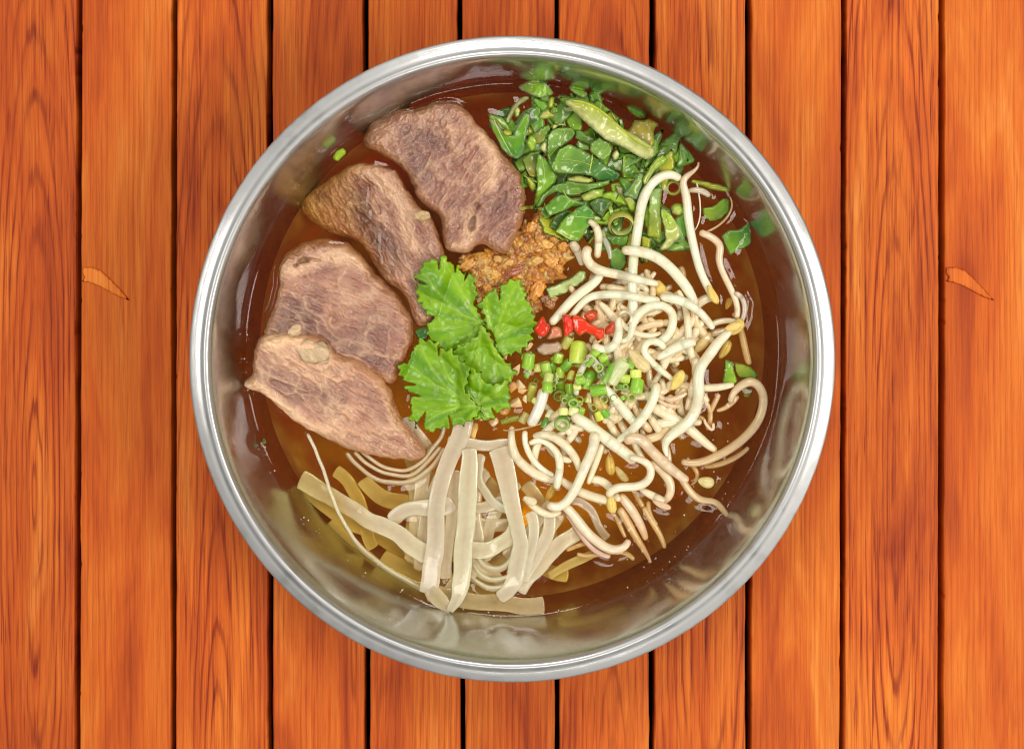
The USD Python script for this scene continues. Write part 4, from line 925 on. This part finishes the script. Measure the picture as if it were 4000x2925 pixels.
SP = 0
def sprout(label, tg, pts, wpx, z=None, base=-1.2, cap=13, sink=.62, tone=IV, tone1=None, wv=None, heads=(), group=None, root=None, sides=10, roughw=.085):
    """root: 0 or 1 - the end that thins into a brownish root"""
    global SP
    SP += 1
    s = CROP[tg][2]
    px = curve(C(tg, pts), 140)
    r = M(wpx / s) / 2 * (1.04 if group is None else 1.0)
    if z is None:
        zz = rest(px, r, ZS + base / 1000, ZS + cap / 1000, sink, 5)
    else:
        zz = ndimage.gaussian_filter1d(ZS + np.interp(np.linspace(0, 1, 140), np.linspace(0, 1, len(z)), z) / 1000, 6, mode='nearest')
    p = resample(np.c_[W(px, zz), zz], max(.0005, r * .55))
    n = len(p); t = np.linspace(0, 1, n)
    rr = np.full(n, r) * (1 + roughw * 2 * (fbm(np.c_[t * p.shape[0] * .12, np.full(n, SP * 3.1), np.zeros(n)], 2, SP) - .5))
    rr = rr * (np.interp(t, np.linspace(0, 1, len(wv)), wv) if wv is not None else (1 - .12 * np.abs(2 * t - 1) ** 3 - .22 * (t if SP % 2 else 1 - t) ** 2))
    mesh, al = tube_mesh(p, rr, sides)
    # slightly flattened, ridged along its length
    c0, c1 = hexc(tone), hexc(tone1 or tone)
    col = c0 + (c1 - c0) * al[:, None]
    k = .90 + .2 * fbm(np.c_[mesh[0] * 240], 3, SP)[:, None]
    col = col * k
    spots = np.clip(fbm(mesh[0] * 520, 2, SP + 40) - .66, 0, .2)[:, None] * 2.2
    col = col + (hexc('b9905e') - col) * spots
    if root is not None:
        a = al if root else 1 - al
        m_ = np.clip((a - .62) / .38, 0, 1)[:, None]
        col = col + (hexc(RT) - col) * m_ * .75
    ends = np.clip(1 - np.minimum(al, 1 - al) / .03, 0, 1)[:, None] * .3
    col = col + (hexc('cfae7c') - col) * ends
    col = np.clip(col, 0, .86)
    press_mesh(mesh, .0006)
    if heads:
        T = thing('bean_sprout', label, 'bean sprout', (*p[:, :2].mean(0), mesh[0][:, 2].min()), group)
        part(T, 'stem', mesh, M_SPROUT, col)
        for h in heads: bean(T, tg, *h)
    else:
        single('bean_sprout', label, 'bean sprout', mesh, M_SPROUT, col, group=group)

# pieces lying deep in the tangle and in the broth
DEEP = 'pale sprout pieces deep inside the sprout tangle'
tang = Polygon(C('3', '700,560 900,420 1300,420 1600,520 1700,700 1640,900 1560,1100 1500,1400 1300,1650 800,1700 420,1620 560,1300 800,1200 1000,1000 880,860'))
k = 0
while k < 100:
    q = RNG.uniform(tang.bounds[:2], tang.bounds[2:])
    if not tang.contains(Point(q)): continue
    a = RNG.uniform(0, 6.28); L = RNG.uniform(130, 290); bend = RNG.uniform(-2.0, 2.0)
    t = np.linspace(-.5, .5, 8); ang = a + bend * t
    pts = q + np.c_[np.cumsum(np.cos(ang)), np.cumsum(np.sin(ang))] * L / 8
    pts = pts - (pts.mean(0) - q)
    cn_ = ['beige', 'tan', 'ivory'][k % 3]
    sprout(f'{cn_} sprout piece half hidden deep in the sprout tangle', 'S', pts, RNG.uniform(29, 39), base=-2.0 + (k % 4) * .8, cap=3.2, sink=.35, tone=['ead6ae', 'e2c698', 'f0e0bc'][k % 3], group=f'{cn_} sprout pieces deep inside the sprout tangle', sides=8)
    k += 1
AMB = 'sprout pieces sunk in amber broth at the lower right'
for i, (tg, pts, w, z) in enumerate([('4', '1200,950 1255,1040 1310,1130 1350,1230', 52, (-2, -2.5, -2.5)), ('4', '1650,120 1690,180 1700,250 1680,330', 44, (-1, -2, -2)), ('4', '1760,90 1720,170 1690,240', 44, (-.4, -1.4, -2)), ('4', '1980,490 1890,556 1780,602 1670,622', 52, (-1.2, -2.2, -3)),
     ('4', '880,880 960,960 1010,1060 1050,1150', 50, (-2, -3, -3)), ('4', '700,1290 850,1290 1000,1270 1110,1320', 46, (-2, -3, -3)), ('4', '1500,180 1560,230 1640,260', 50, (-2, -2, -2)), ('4', '1240,330 1330,300 1420,330 1480,400', 55, (-3, -3, -3)), ('4', '1560,620 1600,690 1560,760', 40, (-2, -2, -2)),
     ('3', '1880,640 1930,760 1960,880 1990,1000', 60, (-2.5, -3, -3)), ('4', '1120,820 1170,900 1210,980', 50, (-3, -3, -3)), ('4', '1290,1060 1240,980 1230,900', 40, (-2, -2.5, -2)), ('4', '620,1250 760,1200 900,1170', 50, (-3, -4, -4)), ('4', '1760,200 1830,170 1900,100', 44, (-1.5, -1.8, -1.0)), ('2', '1480,1560 1500,1640', 60, (-2, -2))]):
    sprout('amber tinted sprout piece lying under the broth near the lower right wall', tg, pts, w, z=z, tone='dcb888', group=AMB, sides=8)
sprout('submerged root tip pointing at the lower wall with a bubble at its end', '4', '1020,960 1080,1060 1140,1170 1200,1262 1242,1345', 56, z=(.3, -.8, -1.0, -.4, .6), wv=(1.1, 1.1, 1, .8, .45), tone='d0a870', root=1)
sprout('sprout fading into the broth below the yellow hooked bean head', '4', '1030,862 1100,950 1160,1050 1205,1160', 72, z=(1.6, .8, -.6, -2.4), tone=PK)

sprout('thin brown rootlet arcing along the right wall beside the leaf rectangle', '2', '1850,1015 1864,1080 1822,1170 1742,1240 1620,1292', 20, z=(1.4, 1.4, 1.2, 1.2, 1.0), tone='c09a68', sides=7)
sprout('hair thin white rootlet crossing the dark broth on the right', '2', '1598,905 1622,1060 1612,1200 1576,1272', 14, z=(.6, .8, .9, .9), tone='d8cdb4', sides=6)
sprout('short translucent sprout end lying on dark broth right of the root tip', '2', '1545,962 1620,962 1682,992', 52, z=(.2, .4, .2), tone='cdbfa4')
sprout('grey green translucent stem beside the round dark leaf', '2', '880,1280 912,1360 936,1430 940,1470', 46, z=(.6, .8, .8), tone='a9b094')
sprout('small bent sprout beside the bright veined leaf', '2', '790,1200 842,1262 852,1340 842,1450', 60, base=.5, tone=IV2)
sprout('short grey sprout end emerging beside the garlic heap', '2', '660,1370 700,1440 722,1510', 70, base=.2, tone='d5c7ac')
sprout('long upright sprout arching over the greens at its upper end', '2', '1452,862 1390,842 1300,872 1225,955 1182,1060 1160,1180 1142,1300 1122,1440 1110,1600 1112,1800 1128,1950', 72, base=2.2, tone=IV, wv=(.85, 1, 1, 1, 1, 1, 1, .95, .9))
sprout('sprout whose brown root tip touches the right upper wall', '2', '1610,752 1545,835 1500,880 1510,980 1532,1150 1560,1320 1592,1460 1645,1620 1690,1710 1720,1770', 66, base=2.4, wv=(.25, .7, .95, 1, 1, .95, .9, .9, .85), root=0, tone=IV, tone1=IV, heads=[(1715, 1750, 160, 62, 62)])
sprout('jointed sprout running down from the leaf square at the right', '3', '1640,22 1722,62 1772,122 1768,200 1800,330 1858,450 1900,560 1902,650', 60, base=1.4, tone=PK, tone1=IV2, wv=(.9, 1, 1, .85, .8, .85, .8, .75), heads=[(1838, 555, 100, 50, -70)])
sprout('grey curved sprout at the far right edge of the tangle', '3', '1900,480 1952,540 1954,640 1915,722', 44, base=.4, tone='d2c4b0')
sprout('short sprout under the first level sprout, beside the chili', '3', '870,560 930,620 985,690', 60, base=1.0, tone=IV2)
sprout('curved sprout joining the bean heads at the right of the tangle', '3', '1700,720 1780,690 1850,686 1925,705', 48, base=2.0, tone=IV2)
sprout('straight sprout with a dark cut end pointing at the chili, upper of two', '3', '505,690 560,630 650,532 760,442 848,362 872,300', 70, base=2.4, tone=IV, wv=(.9, 1, 1, 1, 1, .9))
sprout('level sprout bent down at its left end, yellow bean at its right end', '3', '765,150 762,212 802,270 882,310 1000,336 1150,372 1285,402', 74, base=3.0, tone=IV2, tone1=IV, heads=[(1318, 448, 150, 95, 65)])
sprout('second level sprout, lower, curving up from the chili to the yellow bean', '3', '640,655 702,582 782,512 900,488 1050,494 1200,520 1290,532', 64, base=3.2, tone=IV)
sprout('steep sprout inside the round sprout loop', '3', '1012,680 1100,762 1200,796 1312,782', 48, base=1.6, tone=IV2)
sprout('sprout curled into a nearly closed round loop in the upper tangle', '3', '1022,840 1092,800 1112,720 1152,642 1232,582 1322,570 1402,622 1412,722 1372,802 1290,850', 64, base=3.0, tone=IV, wv=(.5, .8, 1, 1, 1, 1, 1, .95))
sprout('thin curled tendril left of the round loop', '3', '1012,642 1052,618 1096,640 1092,692 1060,720', 24, base=4.0, tone=IV, sides=7)
sprout('long upright sprout passing through the right part of the tangle', '3', '1462,470 1502,560 1528,700 1540,860 1562,960 1590,1040', 58, base=2.4, tone=IV2)
sprout('broad beige sprout running straight down behind the S-shaped one', '3', '1590,1000 1592,1100 1565,1220 1530,1345', 74, base=1.2, tone=IV2)
sprout('thick blunt-ended sprout lying across the upright arching one', '3', '1062,152 1182,166 1302,212 1402,292 1482,382 1542,470 1578,548', 80, base=4.2, tone=IV, wv=(.92, 1, 1, 1, 1, .95, .8))
sprout('sprout sweeping right from the yellow bean to the wall-side bean heads', '3', '1345,508 1450,528 1552,570 1642,642 1712,730', 70, base=4.0, tone=IV)
sprout('hook-shaped sprout below the red chili', '3', '1000,680 1002,780 972,868 902,902 830,880', 66, base=3.0, tone=IV, wv=(.7, 1, 1, 1, .9))
sprout('sprout hooked around a bean right of the chopped scallions', '3', '1340,880 1280,842 1215,862 1198,910 1225,962 1290,1032 1352,1082 1402,1122', 56, base=2.6, tone=IV)
sprout('short blunt sprout pointing down left in the middle of the tangle', '3', '1312,962 1400,912 1482,872 1562,850', 74, base=3.0, tone=IV)
sprout('sprout lying level under the green leaf at the right', '3', '1640,1195 1742,1192 1862,1172', 62, base=.6, tone=IV2)
sprout('large hook-shaped sprout bending along the right wall', '4', '1855,120 1890,50 1945,5 2020,-15 2088,50 2100,160 2066,270 1985,380 1880,470 1750,545 1622,592 1500,592', 68, z=(.4, 1.0, 1.2, 1.4, 1.4, 1.2, 1.0, .8, .6, .6, .2, .0), tone='dbbf98', tone1='cba878', wv=(.7, .9, 1, 1, 1, 1, 1, .95, .9, .8))
sprout('open pod-like beige sprout end left of the S-shaped sprout', '4', '1310,85 1340,108 1422,112 1512,72', 44, base=1.6, tone=PK)
sprout('second pod-like strip below the open beige sprout end', '4', '1300,115 1380,160 1470,165', 34, base=1.0, tone=PK)
sprout('broad sprout slanting down right behind the S-shaped sprout', '4', '1250,162 1350,222 1500,312 1600,392 1725,492', 80, z=(3.2, 3.2, 2.4, 1.0, -.6), tone=IV2)
sprout('sprout slanting down right from the scallions toward the centre crossing', '4', '900,20 982,122 1062,222 1125,295', 72, base=2.6, tone=IV)
sprout('long sprout crossing over it from upper right to lower left', '4', '1290,20 1252,150 1182,262 1100,352 1008,425', 74, base=4.2, tone=IV)
sprout('pinkish thick sprout running right to the lone floating bean', '4', '1080,422 1172,422 1242,492 1322,572 1402,642 1505,722', 78, base=1.6, tone='e0c4a2', wv=(.9, 1, 1, 1, 1, .9))
sprout('wavy root reaching the lower right wall, tapering to a point', '4', '1490,735 1522,782 1562,832 1640,880 1722,892 1802,962 1902,1052', 56, z=(1.8, 1.2, .8, .8, 1.0, 1.4, 2.0), wv=(.9, 1, 1, .95, .9, .7, .12), tone='d3b080', root=1)
sprout('thick sprout slanting from the cut scallions toward the lower right', '4', '680,252 800,332 920,422 1040,512 1105,565', 88, base=3.4, tone=IV, wv=(.9, 1, 1, 1, .9))
sprout('sprout looped back on itself at the right of the lower tangle', '4', '1270,602 1352,682 1398,772 1385,850 1322,892', 70, base=.8, tone='e0c6a0')
sprout('sprout leading into the looped one from the left', '4', '1178,800 1252,842 1330,880', 64, base=.8, tone=IV2)
sprout('sprout behind the level one in the lower tangle', '4', '800,722 900,752 960,812 1000,870', 66, base=.6, tone=IV2)
sprout('wide sprout lying level in the lower tangle', '4', '562,722 682,802 802,852 910,880', 74, base=1.2, tone='e6d4b0')
sprout('short sprout behind the pale upright strand in the lower tangle', '4', '872,470 852,530 820,620 778,742', 56, base=2.0, tone=IV2)
sprout('curved sprout dropping from the noodles into the lower tangle', '4', '192,342 192,440 232,560 312,640 422,702 540,715', 74, base=1.4, tone='eadbb8')
sprout('narrower sprout curving beside it on the right', '4', '292,372 302,470 352,570 422,642 500,688', 50, base=1.8, tone=IV)
sprout('arched sprout with an orange bean end in the lower tangle', '4', '342,445 422,430 502,480 552,570 552,680 535,770', 60, base=2.6, tone=IV, heads=[(490, 820, 190, 66, -62)])
sprout('pale sprout running from upper left over the arched one', '4', '372,392 472,390 582,452 662,540 705,640', 64, base=2.4, tone=IV2, wv=(.7, 1, 1, 1, .8))
sprout('short sprout hooked at the foot of the arched one', '4', '290,872 362,932 450,982 545,972', 58, base=1.4, tone=IV2)
sprout('long pale strand standing out over the lower tangle', '4', '822,402 802,500 752,620 702,740 642,850 572,920 490,925', 74, base=4.0, tone='f0e4c6', wv=(1.1, 1, 1, 1, 1, .95, .85))
sprout('translucent pinkish twin lying below the thick bent sprout', '4', '620,1002 740,1172 842,1272 925,1305', 44, z=(.8, .4, .2, .4), tone='d0ac98')
sprout('thick bent sprout at the bottom, its right end turned up', '4', '592,922 682,1022 762,1122 852,1202 942,1250 1032,1242 1072,1202', 78, z=(2.4, 2.0, 1.6, 1.4, 1.4, 1.4, 1.2), tone='eddcba', tone1='e6cdae')
sprout('looped sprout with a yellow hooked bean head at its lower left end', '4', '1100,562 1182,580 1242,632 1242,702 1182,762 1082,780 982,792 935,830', 66, base=4.2, tone='f0e2c0', heads=[(948, 895, 170, 72, 85)])
sprout('short white sprout stub emerging from the chopped scallions', '3', '785,965 842,1032 885,1095', 66, base=4.0, tone='f0ead8')
sprout('glassy white strand lying among the chopped scallions', '3', '775,985 722,1062 692,1150 682,1235', 50, base=3.2, tone='dcdcc0')
sprout('white cut stalk lying below the chopped scallions', '3', '432,1235 402,1340 348,1452', 86, base=2.2, tone='eceadb', wv=(1, 1, .95))
sprout('tiny hooked sprout end floating right of the S-shaped sprout', '4', '1655,270 1680,320 1712,345 1722,305', 30, base=.4, tone=PK, sides=8)
sprout('big white S-shaped sprout along the right of the tangle, on top', '3', '1860,735 1825,785 1762,850 1702,932 1645,1010 1612,1100 1612,1250 1592,1350 1542,1442 1452,1522 1385,1575 1370,1700', 82, base=4.0, tone='f0e4c4', tone1=IV, wv=(.7, .85, 1, 1, 1, 1, 1, 1, 1, .9, .8, .4), heads=[(1898, 735, 150, 85, -50)])
sprout('thin brown thread lying across the noodle tops below the stalk', '4', '130,350 240,345 340,322 412,300', 15, base=2.0, tone='c09a60', sides=6)
bean(None, '3', 1150, 985, 230, 95, 46, label='long tan bean half right of the chopped scallions', zadd=.8, tone='e2c68c')
bean(None, '3', 1640, 855, 200, 78, -50, label='long tan bean half beside the top of the S-shaped sprout', zadd=.6, tone='e6c482')
bean(None, '3', 1808, 900, 160, 72, -62, label='yellow bean half right of the S-shaped sprout', zadd=.8, tone='e8c468')
bean(None, '3', 1450, 1135, 170, 78, -58, label='bright yellow bean half left of the S-shaped sprout', zadd=.8, tone='eccb66')
bean(None, '3', 860, 1310, 180, 95, 60, label='tan bean half under the lower edge of the chopped scallions', zadd=.3, tone='e0ba6a')
bean(None, '3', 1870, 730, 130, 70, -20, label='yellow bean at the far right tip of the tangle', zadd=.8, tone='e8c470')
bean(None, '4', 1345, 350, 130, 48, -80, label='left of two slim yellow bean halves standing in amber broth', z=1.0, tone='ecc664')
bean(None, '4', 1402, 350, 120, 34, -82, label='right of two slim yellow bean halves standing in amber broth', z=.8, tone='e2b658')
bean(None, '4', 1665, 742, 130, 84, 8, label='lone pale bean floating on the broth near the lower right wall', z=.6, tone='e0cc88')
bean(None, '4', 935, 600, 180, 76, 85, label='upright yellow bean strip in the middle of the lower tangle', zadd=.8, tone='e8c060')
bean(None, '4', 1020, 680, 150, 60, 50, label='pale strip below the upright yellow bean strip', zadd=.3, tone='ead8a0')
bean(None, '4', 960, 250, 90, 60, 20, label='small beige sprout knob left of the central crossing', zadd=.4, tone='e6cfa0')
bean(None, '4', 1330, 915, 150, 50, 22, label='beige bud at the end of the looped sprout', zadd=.2, tone='dcb890')
bean(None, '4', 330, 880, 110, 66, 25, label='cream sprout knob at the left of the lower tangle', zadd=.4, tone='ead3a8')

# ------------------------------------------------------------------ onion, chili, chopped scallions
leafy('translucent brown slice of onion under the chilies', '3', '360,902 432,842 542,832 582,872 542,922 432,942', 'b99a80', lift=1.4, half=.0006, matl=M_STEM, rim='cdb498', name='onion_slice', cat='onion')
leafy('small pink orange chili skin between two red chili pieces', '3', '480,720 540,712 572,735 575,790 520,800 450,815', 'd9825e', lift=1.6, half=.0005, matl=M_CHILI, rim='e0a080', name='chili_piece', cat='chili', zmin=.004)
CH = [('leftmost red chili piece, pointed at its top', '360,722 388,672 428,622 452,680 482,702 470,742 442,790 390,782 368,752', 'e62c0a'), ('dark orange chili piece behind the other chilies, highest one', '730,640 772,602 842,600 842,662 782,692', 'cc400c'),
      ('darker chili sliver at the right end of the chilies', '900,742 962,668 972,722 962,782 900,792', 'c8380a'), ('upright red chili square in the middle of the chilies', '570,622 622,620 662,650 662,722 632,762 588,792 575,702', 'e82408'),
      ('widest red chili piece, with a small notch at its lower right', '640,642 722,650 782,702 850,738 892,732 892,820 842,842 822,802 762,772 702,802 660,742', 'f03208')]
for lb, pts, tn in CH:
    leafy(lb, '3', pts, tn, lift=1.6, half=.0006, R=.0005, matl=M_CHILI, rim='e85a20', name='chili_piece', cat='chili', zmin=.0055, curl=-.08, wob=.0006)

def scallion(label, tg, x, y, w, h, ang, tone, kind='lie', hole=.0, group=None, lift=0.0):
    """lie: a short tube lying on its side; ring: the same standing on its cut face"""
    s = CROP[tg][2]
    q = C(tg, [(x, y)])
    zb = float(np.percentile([look(W(q + [[dx, dy]], ZS + .005))[0] for dx in (-10, 0, 10) for dy in (-10, 0, 10)], 60))
    R, L = (M(w / s) / 2, M(h / s)) if kind == 'lie' else (M(w / s) / 2, M(w / s) * .55)
    ri = R * max(hole, .58 if kind == 'lie' else .66); b = min(R * .22, L * .2)
    pr = np.array([(ri, -L / 2 + b * .5), (ri + b * .5, -L / 2), (R - b, -L / 2), (R, -L / 2 + b), (R, 0), (R, L / 2 - b), (R - b, L / 2), (ri + b * .5, L / 2), (ri, L / 2 - b * .5), (ri, 0)])
    v, f = lathe(pr, 22); f = f[:, ::-1]
    sd = int(x * 7 + y) % 991
    v = v * (1 + .16 * (fbm(v * 320 + sd, 2, sd % 40) - .5))[:, None]
    rad = np.hypot(v[:, 0], v[:, 1]); cut = np.clip((rad - R * .93) / (R * .06), 0, 1)[:, None]
    v[:, 0] *= 1.0 + .10 * math.sin(sd)
    if kind == 'lie':
        v[:, 0] *= .92
        v = v[:, [1, 2, 0]]                       # its length along y, one radius up
        tl = (sd % 7 - 3) * .14
    else:
        tl = (sd % 9 - 4) * .10
    c_, s_ = math.cos(tl), math.sin(tl)
    v = v @ np.array([[1, 0, 0], [0, c_, s_], [0, -s_, c_]])
    A = -math.radians(ang); ca, sa = math.cos(A), math.sin(A)
    v = v @ np.array([[ca, sa, 0], [-sa, ca, 0], [0, 0, 1]])
    up = R * .55 if kind == 'lie' else L * .3
    v = v + [*W(q, zb)[0], zb + up + lift / 1000]
    t0 = hexc(TG.get(tone, tone)) * [1.35, 1.2, 1.0] + .015
    col = t0 * (.82 + .4 * fbm(v * 500, 2, sd % 30))[:, None]
    inner = t0 * .35 + hexc('c9dc86') * .65
    col = col * cut + inner * (1 - cut) * (.9 + .2 * fbm(v * 600, 2, 5))[:, None]
    press_mesh((v, f), .0005)
    single('scallion_piece', label, 'scallion', (v, f), M_STEM, np.clip(col, 0, .9), group=group)

G1 = 'bright green chopped scallions in the central heap'
G2 = 'pale chopped scallions in the central heap'
hz = Polygon(C('3', '260,960 420,900 620,900 900,940 1150,1020 1180,1200 1080,1280 900,1300 700,1420 480,1440 320,1280'))
k = 0
while k < 64:
    q = RNG.uniform(hz.bounds[:2], hz.bounds[2:])
    if not hz.contains(Point(q)): continue
    cn_ = ['mid green', 'pale lime', 'bright green', 'cream green', 'dark green'][k % 5]
    kn_ = 'bit' if k % 2 else 'ring'
    scallion(f'small {cn_} scallion {kn_} filling the central heap', 'S', *q, RNG.uniform(22, 36), RNG.uniform(16, 40), RNG.uniform(0, 180), ['6aa31c', 'a9c84e', '7fb52e', 'c2d47c', '4f8f1c'][k % 5], 'lie' if k % 2 else 'ring', group=f'small {cn_} scallion {kn_}s in the central heap')
    k += 1
for lb, tg, x, y, w, h, an, tn, kd, ho in [
    ('olive scallion leaf strip below the coriander, left of the white stalk', '3', 180, 1432, 52, 150, 75, '8a9a3a', 'lie', .3),
    ('pale scallion stub touching the left of the white stalk', '3', 285, 1420, 62, 90, 30, 'd6dca0', 'lie', .3),
    ('dark scallion bit below the white stalk and the ring', '3', 452, 1465, 70, 76, 20, '4f8a22', 'lie', .3),
    ('large open scallion ring lowest in the heap', '3', 572, 1462, 112, 0, 0, '3f7f2a', 'ring', .66),
    ('small scallion ring left of the bright green cylinder', '3', 552, 1250, 92, 0, 0, '4f8f2c', 'ring', .62),
    ('pale yellow scallion slice near the lowest ring', '3', 582, 1372, 74, 60, 0, 'd2dc8a', 'lie', .3),
    ('pale scallion slice right of the yellow one', '3', 660, 1370, 78, 66, 10, 'dfe6a8', 'lie', .3),
    ('tiny bright cylinder at the lower right of the pale slices', '3', 720, 1372, 52, 56, 15, '7cb81e', 'lie', .4),
    ('white green slice above the lowest ring, beside the stalk', '3', 482, 1395, 62, 66, 30, 'dde2b8', 'lie', .3),
    ('yellow green scallion chip at the bottom right of the heap', '3', 858, 1402, 74, 72, -20, 'b4cc3a', 'lie', .3),
    ('bright scallion cylinder beside the yellow green chip', '3', 905, 1388, 46, 66, -40, '5aa81c', 'lie', .35),
    ('bright scallion stub at the heap lower right, above a yellow ring', '3', 1140, 1178, 96, 110, 10, '78b81a', 'lie', .35),
    ('yellowish ring at the far right bottom of the heap', '3', 1100, 1262, 74, 0, 0, 'a9b84a', 'ring', .5),
    ('pale round scallion end at the right of the heap', '3', 1130, 1082, 92, 70, 0, 'c6dc60', 'lie', .25),
    ('green scallion tip above the pale round end', '3', 1090, 1012, 70, 76, 20, '74b02c', 'lie', .35),
    ('long translucent scallion sleeve on the right side of the heap', '3', 995, 1065, 108, 205, 33, 'b7c79a', 'lie', .55),
    ('narrow dark green strip along the translucent sleeve', '3', 925, 1085, 46, 170, 30, '5f9e1c', 'lie', .35),
    ('bright green pair of bits above the translucent sleeve, left one', '3', 822, 932, 66, 72, 40, '84bc28', 'lie', .4),
    ('bright green pair of bits above the translucent sleeve, right one', '3', 885, 968, 64, 66, 60, '8fc22c', 'lie', .4),
    ('bright green cylinder upper left, with a shiny streak', '3', 318, 988, 92, 120, 8, '7ab51e', 'lie', .4),
    ('pale round scallion core left of the middle of the heap', '3', 388, 1042, 58, 62, 0, 'd3dc92', 'lie', .25),
    ('dull green scallion piece in the left middle of the heap', '3', 452, 1042, 80, 96, -12, '8cb838', 'lie', .4),
    ('see-through pale scallion piece at the left middle', '3', 470, 1122, 74, 84, 12, 'b9cc7c', 'lie', .5),
    ('yellow green block at the top middle of the heap', '3', 545, 965, 74, 72, 10, '93bf2e', 'lie', .4),
    ('square lime scallion block in the middle of the heap', '3', 560, 1078, 68, 80, 5, 'a9d23e', 'lie', .25),
    ('narrow pale scallion bit right of the square lime block', '3', 640, 1098, 52, 76, 15, 'c4d878', 'lie', .3),
    ('green scallion fold behind the largest lime piece', '3', 610, 1020, 70, 90, 40, '6aa82c', 'lie', .45),
    ('long pale lime cylinder slanting at the left of the heap', '3', 342, 1222, 72, 150, 14, 'c3d66a', 'lie', .25),
    ('bright green stub above the white stalk', '3', 462, 1192, 84, 80, 0, '77b614', 'lie', .35),
    ('tall bright green cylinder above a small ring', '3', 632, 1225, 72, 130, -6, '7cba1c', 'lie', .35),
    ('tiny ring under the tall bright green cylinder', '3', 660, 1305, 76, 0, 0, '86b43c', 'ring', .45),
    ('green loop right of the tiny ring', '3', 702, 1285, 66, 0, 0, '74aa28', 'ring', .5),
    ('bright green tube at the heart of the heap', '3', 785, 1102, 100, 84, 30, '6fb01c', 'lie', .4),
    ('green tube under the one at the heart of the heap', '3', 760, 1160, 70, 86, 10, '7fb82c', 'lie', .4),
    ('fat green tube lying at the right centre of the heap', '3', 850, 1208, 84, 124, 78, '6cae1a', 'lie', .5),
    ('yellow cream scallion barrel at the top of the heap', '3', 610, 838, 80, 116, 28, 'd5de86', 'lie', .2),
    ('largest lime scallion piece, rounded, at the top of the heap', '3', 700, 930, 142, 178, 8, 'b7d852', 'lie', .2),
    ('olive scallion ring standing among the greens, larger of two', '2', 1020, 1210, 186, 0, 0, '9a9e3a', 'ring', .74),
    ('yellow green scallion ring hooked under the arching sprout', '2', 1415, 938, 126, 0, 0, 'a5b81c', 'ring', .62)]:
    scallion(lb, tg, x, y, w, h, an, tn, kd, ho, lift=.8 if tg == '2' else .2)

# fine bubbles and fat eyes along the waterline
bv, bf, off = [], [], 0
for i in range(90):
    if i < 40:
        a = RNG.uniform(2.9, 5.6); r_ = RNG.uniform(.0862, .0878); q = np.array([r_ * math.cos(a), r_ * math.sin(a)])
    else:
        q = W(C('4', [(RNG.uniform(1000, 1900), RNG.uniform(100, 1330))])[0], ZS)
    if look(q[None])[0] > ZS + .0002 or np.hypot(*q) > .0879: continue
    s_ = RNG.uniform(.00010, .00032)
    b = blob((*q, ZS + s_ * .3 + (.0008 if i < 40 else 0)), (s_, s_, s_ * .8), seed=i, rough=.05, sub=1)
    bv.append(b[0]); bf.append(b[1] + off); off += len(b[0])
M_BUB = mat('bubble_film', {'p': ('principled_bsdf', {'base_color': (.8, .72, .55), 'roughness': .08, 'coat_weight': .6, 'alpha': .7})}, surface='p.BSDF')
single('broth_bubbles', 'tiny pale bubbles along the waterline and on the broth at the lower right', 'bubbles', (np.vstack(bv), np.vstack(bf)), M_BUB, kind='stuff')

# ------------------------------------------------------------------ the broth, climbing a little against whatever stands out of it
def broth():
    proud = H > ZS + .0003
    proud = ndimage.binary_opening(proud, iterations=1)
    dist = ndimage.distance_transform_edt(~proud) * GS
    inside = ndimage.distance_transform_edt(proud) * GS
    lift = .00115 * np.exp(-dist / .0012) + np.where(proud, -0.0012 * np.clip(inside / .0016, 0, 1), 0)
    lift = ndimage.gaussian_filter(lift, 1.7)
    rmax = .0879
    rr = np.r_[np.linspace(0, .07, 130), np.linspace(.0705, .0865, 50), np.linspace(.0867, rmax, 14)]
    n = 520
    a = np.arange(n) * 2 * np.pi / n
    X, Y = rr[:, None] * np.cos(a), rr[:, None] * np.sin(a)
    i = ndimage.map_coordinates(lift, [(Y / GS + GN / 2 - .5).ravel(), (X / GS + GN / 2 - .5).ravel()], order=1).reshape(X.shape)
    Z = ZS + i + .0009 * np.exp(-(rmax + .0001 - rr[:, None]) / .0009)
    Z += .00012 * (fbm(np.stack([X * 120, Y * 120, 0 * X], -1), 2, 3) - .5)
    top = np.stack([X, Y, Z], -1)
    rb = np.array([.0880, .0865, .0842, .0805, .075, .067, .058, .048, .03, .002])
    zb = bowl_floor(rb) - .0003
    rb_ = rb + np.array([.0002] + [.0003] * 9)
    bot = np.stack([rb_[:, None] * np.cos(a), rb_[:, None] * np.sin(a), np.repeat(zb[:, None], n, 1)], -1)
    allr = np.concatenate([top[1:], bot])
    f = grid_faces(len(allr), n)
    v = allr.reshape(-1, 3)
    c0 = len(v); v = np.vstack([v, [[0, 0, top[0, :, 2].mean()], [0, 0, zb[-1]]]])
    j = np.arange(n); k = (j + 1) % n
    f = np.vstack([f, np.stack([np.full(n, c0), k, j], -1), np.stack([np.full(n, c0 + 1), (len(allr) - 1) * n + j, (len(allr) - 1) * n + k], -1)])
    return v, f[:, ::-1]
M_BROTH = mat('broth', {'t': ('transparent_bsdf', {'color': (1, 1, 1)}), 'g': ('glossy_bsdf', {'color': (1, 1, 1), 'roughness': .03}), 'fr': ('fresnel', {'IOR': 1.34}),
                        'm': ('mix_closure', {}), 'v': ('volume_coefficients', {'scatter_coeffs': BROTH_S, 'absorption_coeffs': BROTH_A})},
              [('fr.fac', 'm.fac'), ('t.BSDF', 'm.closure1'), ('g.BSDF', 'm.closure2')], surface='m.closure', volume='v.volume')
single('broth', 'clear amber brown broth filling the steel bowl around the food', 'broth', broth(), M_BROTH, kind='stuff')
